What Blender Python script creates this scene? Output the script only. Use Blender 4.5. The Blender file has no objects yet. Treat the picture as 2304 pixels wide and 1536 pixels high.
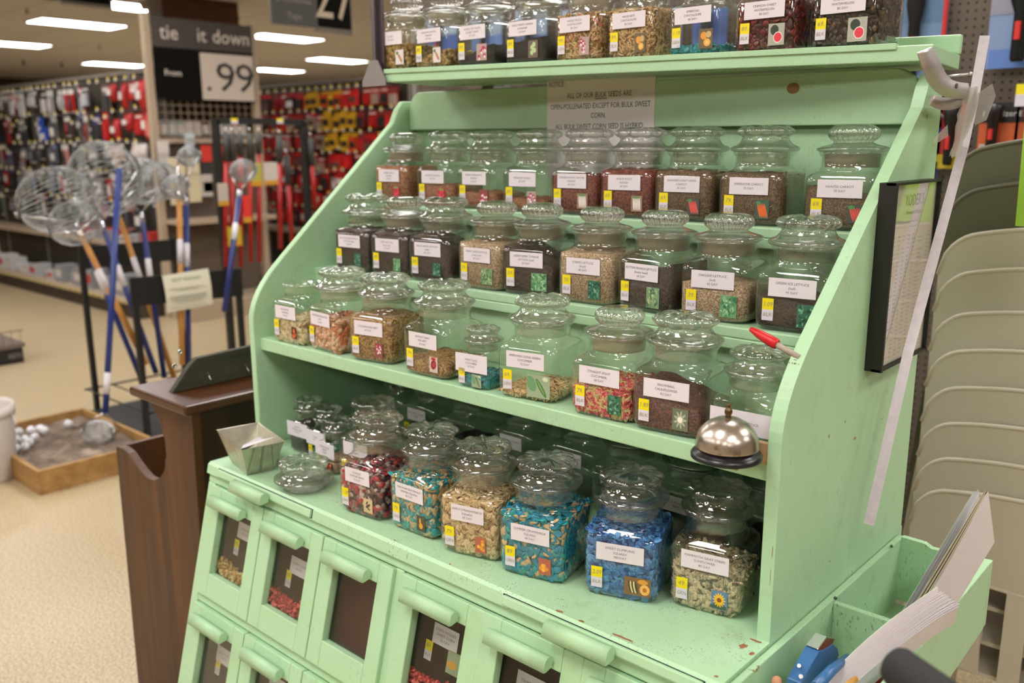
import bpy, bmesh, math, random
import numpy as np
from mathutils import Vector, Matrix
random.seed(7)
PI = math.pi
scn = bpy.context.scene
COL = scn.collection

# ------------------------------------------------------------------ camera
F_PX = 2015.9
PITCH, YAW, ROLL = .2163, .7331, -.0047
CAM = np.array([0, 0, 1.55])
_h = np.array([-math.sin(YAW), math.cos(YAW), 0]); _r = np.array([math.cos(YAW), math.sin(YAW), 0]); _u = np.array([0, 0, 1.])
FW = _h*math.cos(PITCH) - _u*math.sin(PITCH)
_U0 = _h*math.sin(PITCH) + _u*math.cos(PITCH)
RT = _r*math.cos(ROLL) + _U0*math.sin(ROLL)
UP = -_r*math.sin(ROLL) + _U0*math.cos(ROLL)
cd = bpy.data.cameras.new('camera'); cam = bpy.data.objects.new('camera', cd); COL.objects.link(cam)
cd.sensor_width = 36; cd.lens = F_PX/2304*36; cd.clip_start = .02; cd.clip_end = 100
m = Matrix.Identity(4)
for i in range(3):
    m[i][0] = RT[i]; m[i][1] = UP[i]; m[i][2] = -FW[i]; m[i][3] = CAM[i]
cam.matrix_world = m
cd.dof.use_dof = True; cd.dof.focus_distance = 1.43; cd.dof.aperture_fstop = 3.7
scn.camera = cam

# ------------------------------------------------------------------ render look
scn.view_settings.view_transform = 'Standard'; scn.view_settings.look = 'None'
scn.view_settings.gamma = 1; scn.view_settings.use_curve_mapping = False
scn.view_settings.exposure = 0.0
cy = scn.cycles
cy.adaptive_threshold = .025; cy.max_bounces = 9; cy.diffuse_bounces = 3; cy.glossy_bounces = 4; cy.transmission_bounces = 8
cy.transparent_max_bounces = 40; cy.caustics_refractive = False; cy.caustics_reflective = False
cy.sample_clamp_indirect = 6.0; cy.use_denoising = True; cy.use_light_tree = True
cy.blur_glossy = .3
w = bpy.data.worlds.new('world'); scn.world = w; w.use_nodes = True
w.node_tree.nodes['Background'].inputs[0].default_value = (.9, .92, 1, 1)
w.node_tree.nodes['Background'].inputs[1].default_value = .15

# measured points of the place: where the sight line through a point of the frame meets a plane x=, y=, z= or a distance
def ray(x, y): return FW + RT*(x-1152)/F_PX - UP*(y-768)/F_PX
def AX(x, y, X): d = ray(x, y); return Vector(CAM + d*(X/d[0]))
def AY(x, y, Y): d = ray(x, y); return Vector(CAM + d*(Y/d[1]))
def AZ(x, y, Z): d = ray(x, y); return Vector(CAM + d*((Z-1.55)/d[2]))
def AD(x, y, D): return Vector(CAM + ray(x, y)*D)
def seen(P):
    p = np.array(P) - CAM; z = p@FW
    if z <= 0: return None
    return (1152+F_PX*(p@RT)/z, 768-F_PX*(p@UP)/z)

# ------------------------------------------------------------------ materials
def lin(c):
    if isinstance(c, str):
        c = [int(c[i:i+2], 16)/255 for i in (0, 2, 4)]
        return tuple(x/12.92 if x <= .04045 else ((x+.055)/1.055)**2.4 for x in c)
    return tuple(c)
def new_mat(name):
    M = bpy.data.materials.new(name); M.use_nodes = True
    nt = M.node_tree; b = nt.nodes['Principled BSDF']
    return M, nt, b
def mat(name, c, rough=.5, metal=0, var=0, vscale=30, bump=0, bscale=200, spec=.5, coat=0):
    M, nt, b = new_mat(name); c = lin(c)
    b.inputs['Base Color'].default_value = (*c, 1); b.inputs['Roughness'].default_value = rough
    b.inputs['Metallic'].default_value = metal; b.inputs['Specular IOR Level'].default_value = spec
    b.inputs['Coat Weight'].default_value = coat
    if var or bump:
        tc = nt.nodes.new('ShaderNodeTexCoord')
    if var:
        n = nt.nodes.new('ShaderNodeTexNoise'); n.inputs['Scale'].default_value = vscale; n.inputs['Detail'].default_value = 4
        nt.links.new(tc.outputs['Object'], n.inputs['Vector'])
        r = nt.nodes.new('ShaderNodeValToRGB'); e = r.color_ramp.elements
        e[0].position = .3; e[1].position = .7
        e[0].color = (*[x*(1-var) for x in c], 1); e[1].color = (*[min(1, x*(1+var)) for x in c], 1)
        nt.links.new(n.outputs['Fac'], r.inputs['Fac']); nt.links.new(r.outputs['Color'], b.inputs['Base Color'])
    if bump:
        n2 = nt.nodes.new('ShaderNodeTexNoise'); n2.inputs['Scale'].default_value = bscale
        nt.links.new(tc.outputs['Object'], n2.inputs['Vector'])
        bp = nt.nodes.new('ShaderNodeBump'); bp.inputs['Strength'].default_value = bump; bp.inputs['Distance'].default_value = .002
        nt.links.new(n2.outputs['Fac'], bp.inputs['Height']); nt.links.new(bp.outputs['Normal'], b.inputs['Normal'])
    return M
def noise(nt, tc, scale, detail=3, stretch=None, rough=.5):
    n = nt.nodes.new('ShaderNodeTexNoise'); n.inputs['Scale'].default_value = scale; n.inputs['Detail'].default_value = detail
    n.inputs['Roughness'].default_value = rough
    if stretch:
        mp = nt.nodes.new('ShaderNodeMapping'); mp.inputs['Scale'].default_value = stretch
        nt.links.new(tc.outputs['Object'], mp.inputs['Vector']); nt.links.new(mp.outputs['Vector'], n.inputs['Vector'])
    else:
        nt.links.new(tc.outputs['Object'], n.inputs['Vector'])
    return n
def ramp(nt, src, stops):
    r = nt.nodes.new('ShaderNodeValToRGB'); cr = r.color_ramp
    while len(cr.elements) < len(stops): cr.elements.new(.5)
    for e, (p, c) in zip(cr.elements, stops): e.position = p; e.color = (*c, 1)
    nt.links.new(src, r.inputs['Fac']); return r
def mixc(nt, fac, a, b):
    mx = nt.nodes.new('ShaderNodeMix'); mx.data_type = 'RGBA'
    nt.links.new(fac, mx.inputs[0])
    for s, v in ((6, a), (7, b)):
        if isinstance(v, tuple): mx.inputs[s].default_value = (*v, 1)
        else: nt.links.new(v, mx.inputs[s])
    return mx.outputs[2]
def paint_mat(name, c, chips=.0, specks=.0, grime=.25):
    """old brush-painted wood: soft tone changes, small dark specks, chips that show the brown wood"""
    M, nt, b = new_mat(name); c = lin(c); tc = nt.nodes.new('ShaderNodeTexCoord')
    big = noise(nt, tc, 7, 4)
    out = ramp(nt, big.outputs['Fac'], [(.3, tuple(x*y for x, y in zip(c, (.93, .95, .86)))), (.65, c), (.9, tuple(min(1, x*1.06) for x in c))]).outputs['Color']
    if grime:
        g = noise(nt, tc, 16, 6, None, .7)
        gr = ramp(nt, g.outputs['Fac'], [(.55, (0, 0, 0)), (.78, (grime,)*3)])
        out = mixc(nt, gr.outputs['Color'], out, lin('8a8a5c'))
    if specks:
        s = noise(nt, tc, 1.0, 3, (300, 300, 110)); s2 = noise(nt, tc, 14, 3)
        sr = ramp(nt, s.outputs['Fac'], [(.60, (0, 0, 0)), (.68, (1, 1, 1))])
        s2r = ramp(nt, s2.outputs['Fac'], [(.42, (0, 0, 0)), (.66, (specks,)*3)])
        mu = nt.nodes.new('ShaderNodeMath'); mu.operation = 'MULTIPLY'
        nt.links.new(sr.outputs['Color'], mu.inputs[0]); nt.links.new(s2r.outputs['Color'], mu.inputs[1])
        out = mixc(nt, mu.outputs[0], out, lin('748266'))
    if chips:
        k = noise(nt, tc, 23, 5, None, .6)
        kr = ramp(nt, k.outputs['Fac'], [(.76-chips*.06, (0, 0, 0)), (.775-chips*.06, (1, 1, 1))])
        out = mixc(nt, kr.outputs['Color'], out, lin('8a6038'))
    nt.links.new(out, b.inputs['Base Color']); b.inputs['Roughness'].default_value = .42
    n2 = noise(nt, tc, 60, 3, (1, 1, .2)); bp = nt.nodes.new('ShaderNodeBump'); bp.inputs['Strength'].default_value = .12; bp.inputs['Distance'].default_value = .002
    nt.links.new(n2.outputs['Fac'], bp.inputs['Height']); nt.links.new(bp.outputs['Normal'], b.inputs['Normal'])
    return M
def wood_mat(name, c1, c2, rough=.4, stretch=(30, 30, 2), sc=1.0):
    M, nt, b = new_mat(name); tc = nt.nodes.new('ShaderNodeTexCoord')
    n = noise(nt, tc, sc, 5, stretch, .6)
    r = ramp(nt, n.outputs['Fac'], [(.3, lin(c1)), (.7, lin(c2))])
    nt.links.new(r.outputs['Color'], b.inputs['Base Color']); b.inputs['Roughness'].default_value = rough
    return M
def glass_thin(name, tint=(.975, .992, .98), base=.05):
    M, nt, b = new_mat(name); nt.nodes.remove(b); out = nt.nodes['Material Output']
    t = nt.nodes.new('ShaderNodeBsdfTransparent'); t.inputs[0].default_value = (*tint, 1)
    g = nt.nodes.new('ShaderNodeBsdfGlossy'); g.inputs['Roughness'].default_value = .05; g.inputs[0].default_value = (1, 1, 1, 1)
    lw = nt.nodes.new('ShaderNodeLayerWeight'); lw.inputs[0].default_value = .5
    pw = nt.nodes.new('ShaderNodeMath'); pw.operation = 'POWER'; pw.inputs[1].default_value = 3.2; nt.links.new(lw.outputs['Facing'], pw.inputs[0])
    fr = nt.nodes.new('ShaderNodeMath'); fr.operation = 'MULTIPLY_ADD'; fr.inputs[1].default_value = .85; fr.inputs[2].default_value = base; nt.links.new(pw.outputs[0], fr.inputs[0])
    mx = nt.nodes.new('ShaderNodeMixShader')
    nt.links.new(fr.outputs[0], mx.inputs[0]); nt.links.new(t.outputs[0], mx.inputs[1]); nt.links.new(g.outputs[0], mx.inputs[2])
    nt.links.new(mx.outputs[0], out.inputs['Surface'])
    return M
def glass_thick(name, share=.45, rough=.02, tint=(.97, .99, .97)):
    M, nt, b = new_mat(name); nt.nodes.remove(b); out = nt.nodes['Material Output']
    t = nt.nodes.new('ShaderNodeBsdfTransparent'); t.inputs[0].default_value = (*tint, 1)
    g = nt.nodes.new('ShaderNodeBsdfGlass'); g.inputs['Roughness'].default_value = rough; g.inputs['IOR'].default_value = 1.45
    g.inputs[0].default_value = (*tint, 1)
    mx = nt.nodes.new('ShaderNodeMixShader'); mx.inputs[0].default_value = share
    nt.links.new(t.outputs[0], mx.inputs[1]); nt.links.new(g.outputs[0], mx.inputs[2])
    gl = nt.nodes.new('ShaderNodeBsdfGlossy'); gl.inputs['Roughness'].default_value = .10
    lw = nt.nodes.new('ShaderNodeLayerWeight'); lw.inputs[0].default_value = .5
    pw = nt.nodes.new('ShaderNodeMath'); pw.operation = 'POWER'; pw.inputs[1].default_value = 3; nt.links.new(lw.outputs['Facing'], pw.inputs[0])
    fr = nt.nodes.new('ShaderNodeMath'); fr.operation = 'MULTIPLY_ADD'; fr.inputs[1].default_value = .5; fr.inputs[2].default_value = .11; nt.links.new(pw.outputs[0], fr.inputs[0])
    m3 = nt.nodes.new('ShaderNodeMixShader'); nt.links.new(fr.outputs[0], m3.inputs[0]); nt.links.new(mx.outputs[0], m3.inputs[1]); nt.links.new(gl.outputs[0], m3.inputs[2])
    nt.links.new(m3.outputs[0], out.inputs['Surface'])
    return M
def frosted(name, c, share):
    M, nt, b = new_mat(name); nt.nodes.remove(b); out = nt.nodes['Material Output']
    t = nt.nodes.new('ShaderNodeBsdfTransparent'); t.inputs[0].default_value = (.95, .95, .93, 1)
    g = nt.nodes.new('ShaderNodeBsdfDiffuse'); g.inputs[0].default_value = (*lin(c), 1)
    tr = nt.nodes.new('ShaderNodeBsdfTranslucent'); tr.inputs[0].default_value = (*lin(c), 1)
    m2 = nt.nodes.new('ShaderNodeMixShader'); m2.inputs[0].default_value = .5
    nt.links.new(g.outputs[0], m2.inputs[1]); nt.links.new(tr.outputs[0], m2.inputs[2])
    mx = nt.nodes.new('ShaderNodeMixShader'); mx.inputs[0].default_value = share
    nt.links.new(t.outputs[0], mx.inputs[1]); nt.links.new(m2.outputs[0], mx.inputs[2])
    nt.links.new(mx.outputs[0], out.inputs['Surface'])
    return M
def emis(name, c, s):
    M, nt, b = new_mat(name); nt.nodes.remove(b)
    e = nt.nodes.new('ShaderNodeEmission'); e.inputs[0].default_value = (*c, 1); e.inputs[1].default_value = s
    nt.links.new(e.outputs[0], nt.nodes['Material Output'].inputs['Surface']); return M
_mc = {}
def M_(c, rough=.55, metal=0):
    k = (c, rough, metal)
    if k not in _mc: _mc[k] = mat('plain_'+str(c), c, rough, metal)
    return _mc[k]

GREEN = 'aed3ab'
PAINT = paint_mat('green_paint', GREEN, 0, .35, .25)
PAINT_WORN = paint_mat('worn_green_paint', GREEN, .9, 1.0, .45)
PAINT_CHIP = paint_mat('chipped_green_paint', GREEN, .35, .30, .3)
GLASS = glass_thin('jar_glass', (.965, .985, .97), .075)
LIDGLASS = glass_thick('pressed_lid_glass', .48, .03, (.99, .997, .99))
GROUND = frosted('ground_glass', 'd8cdb8', .5); CLEARSTOP = frosted('faint_ground_glass', 'd8d2c4', .16)
PANE = glass_thin('window_pane', (.93, .95, .93), .012)
PAPER = mat('label_paper', 'ded6da', .6); INK = mat('label_ink', '6f6a70', .7)
WHITE = mat('tag_white', 'd6d0d8', .6); YELLOW = mat('tag_yellow', 'ecd800', .6); PEN_INK = mat('tag_pen', '9a8f6a', .7)
BLACK = mat('black_plastic', '14130f', .45); BLACKM = mat('black_painted_steel', '12110f', .5)
ALU = mat('brushed_aluminium', 'a8a2a2', .46, 1, .06, 90); CHROME = mat('chrome', 'd8d8d8', .12, 1)
STEEL = mat('galvanised_wire', 'c4c6c4', .28, .9)
BEIGE = mat('beige_steel', 'a89680', .55); GREY = mat('grey_steel', '7c7670', .5)

# ------------------------------------------------------------------ mesh building
class MB:
    def __init__(s): s.v = []; s.f = []; s.m = []; s.s = []
    def add(s, vs, fs, m=0, sm=False, T=None):
        o = len(s.v)
        for p in vs: s.v.append(tuple(T @ Vector(p)) if T is not None else tuple(p))
        for q in fs: s.f.append([o+i for i in q]); s.m.append(m); s.s.append(sm)
        return s
    def box(s, x0, x1, y0, y1, z0, z1, m=0, T=None):
        vs = [(x, y, z) for z in (z0, z1) for y in (y0, y1) for x in (x0, x1)]
        return s.add(vs, [(0, 2, 3, 1), (4, 5, 7, 6), (0, 1, 5, 4), (1, 3, 7, 5), (3, 2, 6, 7), (2, 0, 4, 6)], m, False, T)
    def prism(s, pts, vec, m=0, T=None):
        n = len(pts); vec = Vector(vec)
        vs = [tuple(p) for p in pts] + [tuple(Vector(p)+vec) for p in pts]
        a = Vector((0, 0, 0))
        for i in range(n): a += Vector(pts[i]).cross(Vector(pts[(i+1) % n]))
        fl = a.dot(vec) > 0
        fs = [list(range(n)), list(range(2*n-1, n-1, -1))] + [[(i+1) % n, i, n+i, n+(i+1) % n] for i in range(n)]
        if fl: fs = [q[::-1] for q in fs]
        return s.add(vs, fs, m, False, T)
    def rings(s, R, m=0, sm=True, T=None, cap0=True, cap1=True, flip=False, mats=None):
        n = len(R[0]); vs = [p for r in R for p in r]; o = len(s.v)
        for k in range(len(R)-1):
            fs = []
            for i in range(n):
                j = (i+1) % n; q = [k*n+i, k*n+j, (k+1)*n+j, (k+1)*n+i]
                fs.append(q[::-1] if flip else q)
            s.add(vs if k == 0 else [], fs if k == 0 else [], mats[k] if mats else m, sm, T)
            if k:
                for q in fs: s.f.append([o+i for i in q]); s.m.append(mats[k] if mats else m); s.s.append(sm)
        if cap0: s.f.append([o+i for i in (range(n) if flip else range(n-1, -1, -1))]); s.m.append(m); s.s.append(False)
        b = o+(len(R)-1)*n
        if cap1: s.f.append([b+i for i in (range(n-1, -1, -1) if flip else range(n))]); s.m.append(m); s.s.append(False)
        return s
    def lathe(s, prof, n=24, m=0, T=None, mats=None, c=(0, 0), mod=None):
        R = []
        for k, (r, z) in enumerate(prof):
            ring = []
            for i in range(n):
                a = 2*PI*i/n; rr = max(r, 1e-5)*(mod(k, a) if mod else 1)
                ring.append((c[0]+rr*math.cos(a), c[1]+rr*math.sin(a), z))
            R.append(ring)
        return s.rings(R, m, True, T, prof[0][0] > 0, prof[-1][0] > 0, False, mats)
    def tube(s, pts, r, n=8, m=0, T=None, close=False):
        pts = [Vector(p) for p in pts]; R = []; rr = r if isinstance(r, (list, tuple)) else [r]*len(pts)
        prev = None
        for i, p in enumerate(pts):
            a = pts[i-1] if (i or close) else p; b = pts[(i+1) % len(pts)] if (i < len(pts)-1 or close) else p
            t = (b-a).normalized()
            if prev is None:
                x = t.orthogonal().normalized()
            else:
                x = (prev - t*prev.dot(t)); x = x.normalized() if x.length > 1e-6 else t.orthogonal().normalized()
            prev = x; y = t.cross(x)
            R.append([tuple(p+(x*math.cos(2*PI*k/n)+y*math.sin(2*PI*k/n))*rr[i]) for k in range(n)])
        if close: R.append(R[0])
        return s.rings(R, m, True, T, not close, not close)
    def ball(s, c, r, nu=12, nv=8, m=0, T=None, sc=(1, 1, 1)):
        prof = [(max(1e-5, math.sin(PI*k/nv)), -math.cos(PI*k/nv)) for k in range(nv+1)]
        S = Matrix.Translation(c) @ Matrix.Diagonal((r*sc[0], r*sc[1], r*sc[2], 1))
        return s.lathe(prof, nu, m, S if T is None else T @ S)
    def quad(s, a, b, c, d, m=0, T=None): return s.add([a, b, c, d], [(0, 1, 2, 3)], m, False, T)
    def obj(s, name, mats, parent=None, loc=None, bevel=0, T=None):
        me = bpy.data.meshes.new(name); me.from_pydata(s.v, [], s.f)
        for x in (mats if isinstance(mats, (list, tuple)) else [mats]): me.materials.append(x)
        me.polygons.foreach_set('material_index', s.m); me.polygons.foreach_set('use_smooth', s.s)
        me.update()
        o = bpy.data.objects.new(name, me); COL.objects.link(o)
        if parent is not None: o.parent = parent
        if loc is not None: o.location = loc
        if T is not None: o.matrix_local = T
        if bevel:
            b = o.modifiers.new('bevel', 'BEVEL'); b.width = bevel; b.segments = 2; b.limit_method = 'ANGLE'; b.angle_limit = math.radians(50)
        return o
def tag(o, label, cat, group=None, kind=None):
    o['label'] = label; o['category'] = cat
    if group: o['group'] = group
    if kind: o['kind'] = kind
    return o
def thing(name, label, cat, loc=(0, 0, 0), rz=0, group=None):
    o = bpy.data.objects.new(name, None); COL.objects.link(o); o.location = loc; o.rotation_euler = (0, 0, rz)
    o.empty_display_size = .05
    return tag(o, label, cat, group)
def copy_tree(src, loc, rz, label, group=None):
    r = src.copy(); COL.objects.link(r); r.location = loc; r.rotation_euler = (0, 0, rz); r['label'] = label
    if group: r['group'] = group
    for ch in src.children:
        c = ch.copy(); COL.objects.link(c); c.parent = r
        for g in ch.children:
            d = g.copy(); COL.objects.link(d); d.parent = c
    return r
ORD = ['first', 'second', 'third', 'fourth', 'fifth', 'sixth', 'seventh', 'eighth', 'ninth', 'tenth', 'eleventh', 'twelfth', 'thirteenth',
       'fourteenth', 'fifteenth', 'sixteenth', 'seventeenth', 'eighteenth', 'nineteenth', 'twentieth', 'twenty-first', 'twenty-second',
       'twenty-third', 'twenty-fourth', 'twenty-fifth', 'twenty-sixth']

# lettering: glyph outlines of the built-in face, laid out by hand
_gl = {}
def _measure(t):
    c = bpy.data.curves.new('lettering', 'FONT'); c.body = t; c.size = 1; c.resolution_u = 2
    o = bpy.data.objects.new('lettering', c); COL.objects.link(o)
    dg = bpy.context.evaluated_depsgraph_get(); me = o.evaluated_get(dg).to_mesh()
    vs = [tuple(v.co) for v in me.vertices]; fs = [tuple(p.vertices) for p in me.polygons]
    bpy.data.objects.remove(o); bpy.data.curves.remove(c)
    return vs, fs
def _w(vs): return (max(v[0] for v in vs)-min(v[0] for v in vs)) if vs else 0
CHARS = "ABCDEFGHIJKLMNOPQRSTUVWXYZabcdefghijklmnopqrstuvwxyz0123456789.:'-()$,&"
_hh = _w(_measure('HH')[0])
for ch in CHARS:
    vs, fs = _measure(ch); _gl[ch] = (vs, fs, _w(_measure('H'+ch+'H')[0]) - _hh)
_gl[' '] = ([], [], .3)
def text_w(t, s): return sum(_gl[c][2] for c in t)*s
def put_text(mb, t, T, size, m, align='C', sx=1.0, slant=0):
    x = {'C': -text_w(t, size)*sx/2, 'L': 0, 'R': -text_w(t, size)*sx}[align]
    for c in t:
        vs, fs, a = _gl[c]
        if fs: mb.add([((x+v[0]*size*sx+slant*v[1]*size), v[1]*size, 0) for v in vs], fs, m, False, T)
        x += a*size*sx
# frame for a card standing in the XZ plane and facing -Y: local (x, y, z) -> (x, -z, y)
FRONT = Matrix(((1, 0, 0, 0), (0, 0, -1, 0), (0, 1, 0, 0), (0, 0, 0, 1)))

# ------------------------------------------------------------------ lamps of the room: ceiling troffers
CEIL = 3.3
LAMP = emis('lamp_diffuser', (1, .965, .955), 19.5)
fr = MB(); fr.box(-.33, .33, -.64, .64, -.012, .02); FRAME = None
first_lamp = None
lamps_seen = [(-13.9, 6.0), (-17.4, 6.3), (-11.75, 5.75), (-13.25, 9.1), (-19.0, 12.8), (-20.1, 9.4), (-15.9, 12.2), (-9.4, 9.2), (-16.3, 9.3), (-11.6, 12.6)]
lamps = list(lamps_seen)
for X in (-9.4, -7.3, -5.2, -3.1, -1.0, 1.1, 3.2):
    for Y in (-3.6, -.4, 2.8, 6.0):
        s = seen((X, Y, CEIL))
        if s and -160 < s[0] < 2460 and -90 < s[1] < 1600: continue
        lamps.append((X, Y))
lamps.sort(key=lambda p: p not in lamps_seen)
near_word = {0: 'long lit troffer beside the hanging aisle sign, upper left', 1: 'lit troffer cut by the left edge of the view',
             2: 'lit troffer half behind the black hanging sign', 3: 'lit troffer just right of the tie it down sign top',
             4: 'low thin lit troffer right of the price sign', 5: 'low lit troffer left of the tie it down post',
             6: 'thin lit troffer left of the grey shelf bracket', 7: 'lit troffer beside the aisle sign numbered 27',
             8: 'lit ceiling troffer over the far left aisles', 9: 'lit ceiling troffer far behind the red packages'}
for i, (X, Y) in enumerate(lamps):
    lab = near_word.get(i) if i < len(lamps_seen) else 'recessed ceiling troffer over the aisle by the seed cabinet'
    if first_lamp is None:
        t = thing('ceiling_light', lab, 'ceiling light', (X, Y, CEIL), 0, 'ceiling troffers')
        b = MB(); b.box(-.32, .32, -.63, -.60, -.012, .0); b.box(-.32, .32, .60, .63, -.012, .0); b.box(-.32, -.29, -.6, .6, -.012, .0); b.box(.29, .32, -.6, .6, -.012, .0)
        b.obj('light_frame', M_('d8d2cc'), t)
        b = MB(); b.box(-.29, .29, -.6, .6, -.010, -.002); b.obj('diffuser', LAMP, t); first_lamp = t
    else:
        copy_tree(first_lamp, (X, Y, CEIL), 0, lab, 'ceiling troffers')

# ------------------------------------------------------------------ room shell
def struct(name, mb, m):
    o = mb.obj(name, m); o['kind'] = 'structure'; return o
M, nt, b = new_mat('speckled_floor'); tc = nt.nodes.new('ShaderNodeTexCoord')
n1 = noise(nt, tc, 130, 3); n2 = noise(nt, tc, 1.2, 3)
r1 = ramp(nt, n1.outputs['Fac'], [(.35, lin('94815f')), (.52, lin('b09e7c')), (.7, lin('c6b99c'))])
r2 = ramp(nt, n2.outputs['Fac'], [(.3, (.9, .9, .9)), (.7, (1, 1, 1))])
mm = nt.nodes.new('ShaderNodeMix'); mm.data_type = 'RGBA'; mm.blend_type = 'MULTIPLY'; mm.inputs[0].default_value = 1
nt.links.new(r1.outputs['Color'], mm.inputs[6]); nt.links.new(r2.outputs['Color'], mm.inputs[7]); nt.links.new(mm.outputs[2], b.inputs['Base Color'])
b.inputs['Roughness'].default_value = .38
FLOOR = M
struct('floor', MB().box(-26, 7, -7, 17, -.1, 0), FLOOR)
M, nt, b = new_mat('ceiling_tiles'); tc = nt.nodes.new('ShaderNodeTexCoord')
bk = nt.nodes.new('ShaderNodeTexBrick'); bk.offset = 0; bk.inputs['Scale'].default_value = 1; bk.inputs['Mortar Size'].default_value = .008
bk.inputs['Brick Width'].default_value = .61; bk.inputs['Row Height'].default_value = 1.22
bk.inputs['Color1'].default_value = (*lin('ece6e4'), 1); bk.inputs['Color2'].default_value = (*lin('e8e2e0'), 1); bk.inputs['Mortar'].default_value = (*lin('b4aaa6'), 1)
nt.links.new(tc.outputs['Object'], bk.inputs['Vector']); nt.links.new(bk.outputs['Color'], b.inputs['Base Color']); b.inputs['Roughness'].default_value = .9
struct('ceiling', MB().box(-26, 7, -7, 17, CEIL, CEIL+.1), M)
struct('wall_left', MB().box(-26, -25.9, -7, 17, 0, CEIL), mat('dark_wall', '4a3c2c', .8))
struct('wall_back', MB().box(-26, 7, 16.9, 17, 0, CEIL), mat('dark_back_wall', '4a3c2c', .8))
struct('wall_right', MB().box(6.9, 7, -7, 17, 0, CEIL), mat('cream_wall', 'b8ac98', .8))
struct('wall_front', MB().box(-26, 7, -7, -6.9, 0, CEIL), mat('cream_front_wall', 'b8ac98', .8))

# ------------------------------------------------------------------ seed cabinet
XL, XR, TH = -1.8245, -.505, .02
cab = thing('seed_cabinet', 'old mint green painted wooden seed cabinet with stepped shelves and glass-fronted bins', 'cabinet', (-1.165, 1.3, 0))
def part(name, mb, m, parent=cab, bevel=.0025):
    o = mb.obj(name, m, parent, bevel=bevel)
    if parent is cab: o.location = (1.165, -1.3, 0)
    return o
SK = .256
def SP(X, s, out=0.0):    # a point of the leaning bin front: s runs down the slope, out stands off it
    q = math.hypot(1, SK); return Vector((X, .976 - SK*s/q - out/q, .85 - s/q + out*SK/q*1.0))
prof = [(1.110, .85), (1.110, 1.150)]
for k in range(1, 9):      # the rounded shoulder of the side boards
    a = k/9; P0, P1, P2 = (1.110, 1.150), (1.110, 1.2129), (1.190, 1.2836)
    prof.append(tuple((1-a)**2*P0[i]+2*a*(1-a)*P1[i]+a*a*P2[i] for i in (0, 1)))
prof += [(1.190, 1.2836), (1.555, 1.606), (1.572, 1.640), (1.592, 1.660), (1.645, 1.660), (1.645, .85)]
for X in (XL, XR-TH):
    b = MB(); b.prism([(X, y, z) for y, z in prof], (TH, 0, 0))
    if X > -1:
        rs = random.Random(4)
        for px, py_, ru, rv in ((1924, 985, .006, .003), (1902, 948, .0022, .003), (1866, 981, .002, .004), (1738, 1240, .002, .012), (1733, 1300, .0015, .015), (2086, 262, .003, .006), (1867, 1262, .003, .002), (1985, 942, .008, .0012)):
            P = AX(px, py_, XR+.0004); pts = []
            for k in range(9): a = 2*PI*k/9; q_ = rs.uniform(.55, 1.1); pts.append((P.x, P.y+ru*q_*math.cos(a), P.z+rv*q_*math.sin(a)))
            b.add(pts, [tuple(range(9))], 1)
    part('side_board', b, [PAINT_CHIP if X > -1 else PAINT, mat('scraped_tan', 'a08a54', .7)], bevel=0 if X > -1 else .0025)
XI0, XI1 = XL+TH, XR-TH
b = MB(); b.box(XI0, XI1, 1.125, 1.62, 1.084, 1.113); part('shelf', b, PAINT_CHIP)
for (y0, z0, zl, y1) in ((1.287, 1.262, 1.113, 1.46), (1.435, 1.409, 1.262, 1.628)):
    b = MB(); b.box(XI0, XI1, y0, y1, z0-.018, z0); b.box(XI0, XI1, y0, y0+.014, z0-.037, z0-.018); part('step_tread', b, PAINT)
    b = MB(); b.box(XI0, XI1, y0+.014, y0+.026, zl, z0-.018); part('step_riser', b, PAINT)
b = MB(); b.box(XI0, XI1, 1.628, 1.645, .85, 1.62); part('back_board', b, PAINT)
b = MB(); xa, xb = XI0+.002, XI1-.002; rc = .05; pts = [(xa, 1.588), (xb, 1.580), (xb, 1.674-rc)]
for k in range(1, 7): a = k*PI/12; pts.append((xb-rc+rc*math.cos(a), 1.674-rc+rc*math.sin(a)))
for k in range(1, 7): a = PI/2+k*PI/12; pts.append((xa+rc+rc*math.cos(a), 1.683-rc+rc*math.sin(a)))
b.prism([(x, 1.606, z) for x, z in pts], (0, .018, 0)); part('upper_board', b, PAINT)
b = MB()
for k in range(14): b.v.append((-.752+.0125*math.cos(2*PI*k/14), 1.6052, 1.648+.010*math.sin(2*PI*k/14)))
b.f.append(list(range(14))); b.m.append(0); b.s.append(False); part('plug', b, mat('bare_wood', '8a6a40', .7), bevel=0)['label'] = 'round brown wood plug'
# base: counter top with a rounded nosing, sides, leaning face frame
b = MB(); q = [SP(XL+.02, 0.0), SP(XL+.02, .006, .004), SP(XL+.02, .026, .004), SP(XL+.02, .026, -.02)]
pts = [(p.y, p.z) for p in q] + [(1.65, .826), (1.65, .85)]
b.prism([(XL+.02, y, z) for y, z in pts], (XR-XL-.02, 0, 0))
rc_ = random.Random(17)
def chip(mb, c, u, v, ru, rv, mi=1):
    n_ = 9; pts = []
    for k in range(n_): a = 2*PI*k/n_; q_ = rc_.uniform(.55, 1.1); pts.append(tuple(Vector(c)+Vector(u)*ru*q_*math.cos(a)+Vector(v)*rv*q_*math.sin(a)))
    mb.add(pts, [tuple(range(n_))], mi)
for px, py_, ru, rv in ((1256, 1377, .008, .0035), (1305, 1399, .006, .003), (1392, 1430, .013, .003), (1412, 1438, .010, .0028), (1672, 1452, .006, .009), (1700, 1441, .010, .0032), (1612, 1521, .004, .003), (880, 1218, .004, .002), (1010, 1270, .003, .002), (1690, 1470, .004, .007)):
    P = AZ(px, py_, .8504); P.y = max(P.y, .979); chip(b, P, (1, 0, 0), (0, 1, 0), ru, rv)
part('counter_top', b, [PAINT_WORN, mat('bare_brown_wood', '946440', .7)], bevel=0)
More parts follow.
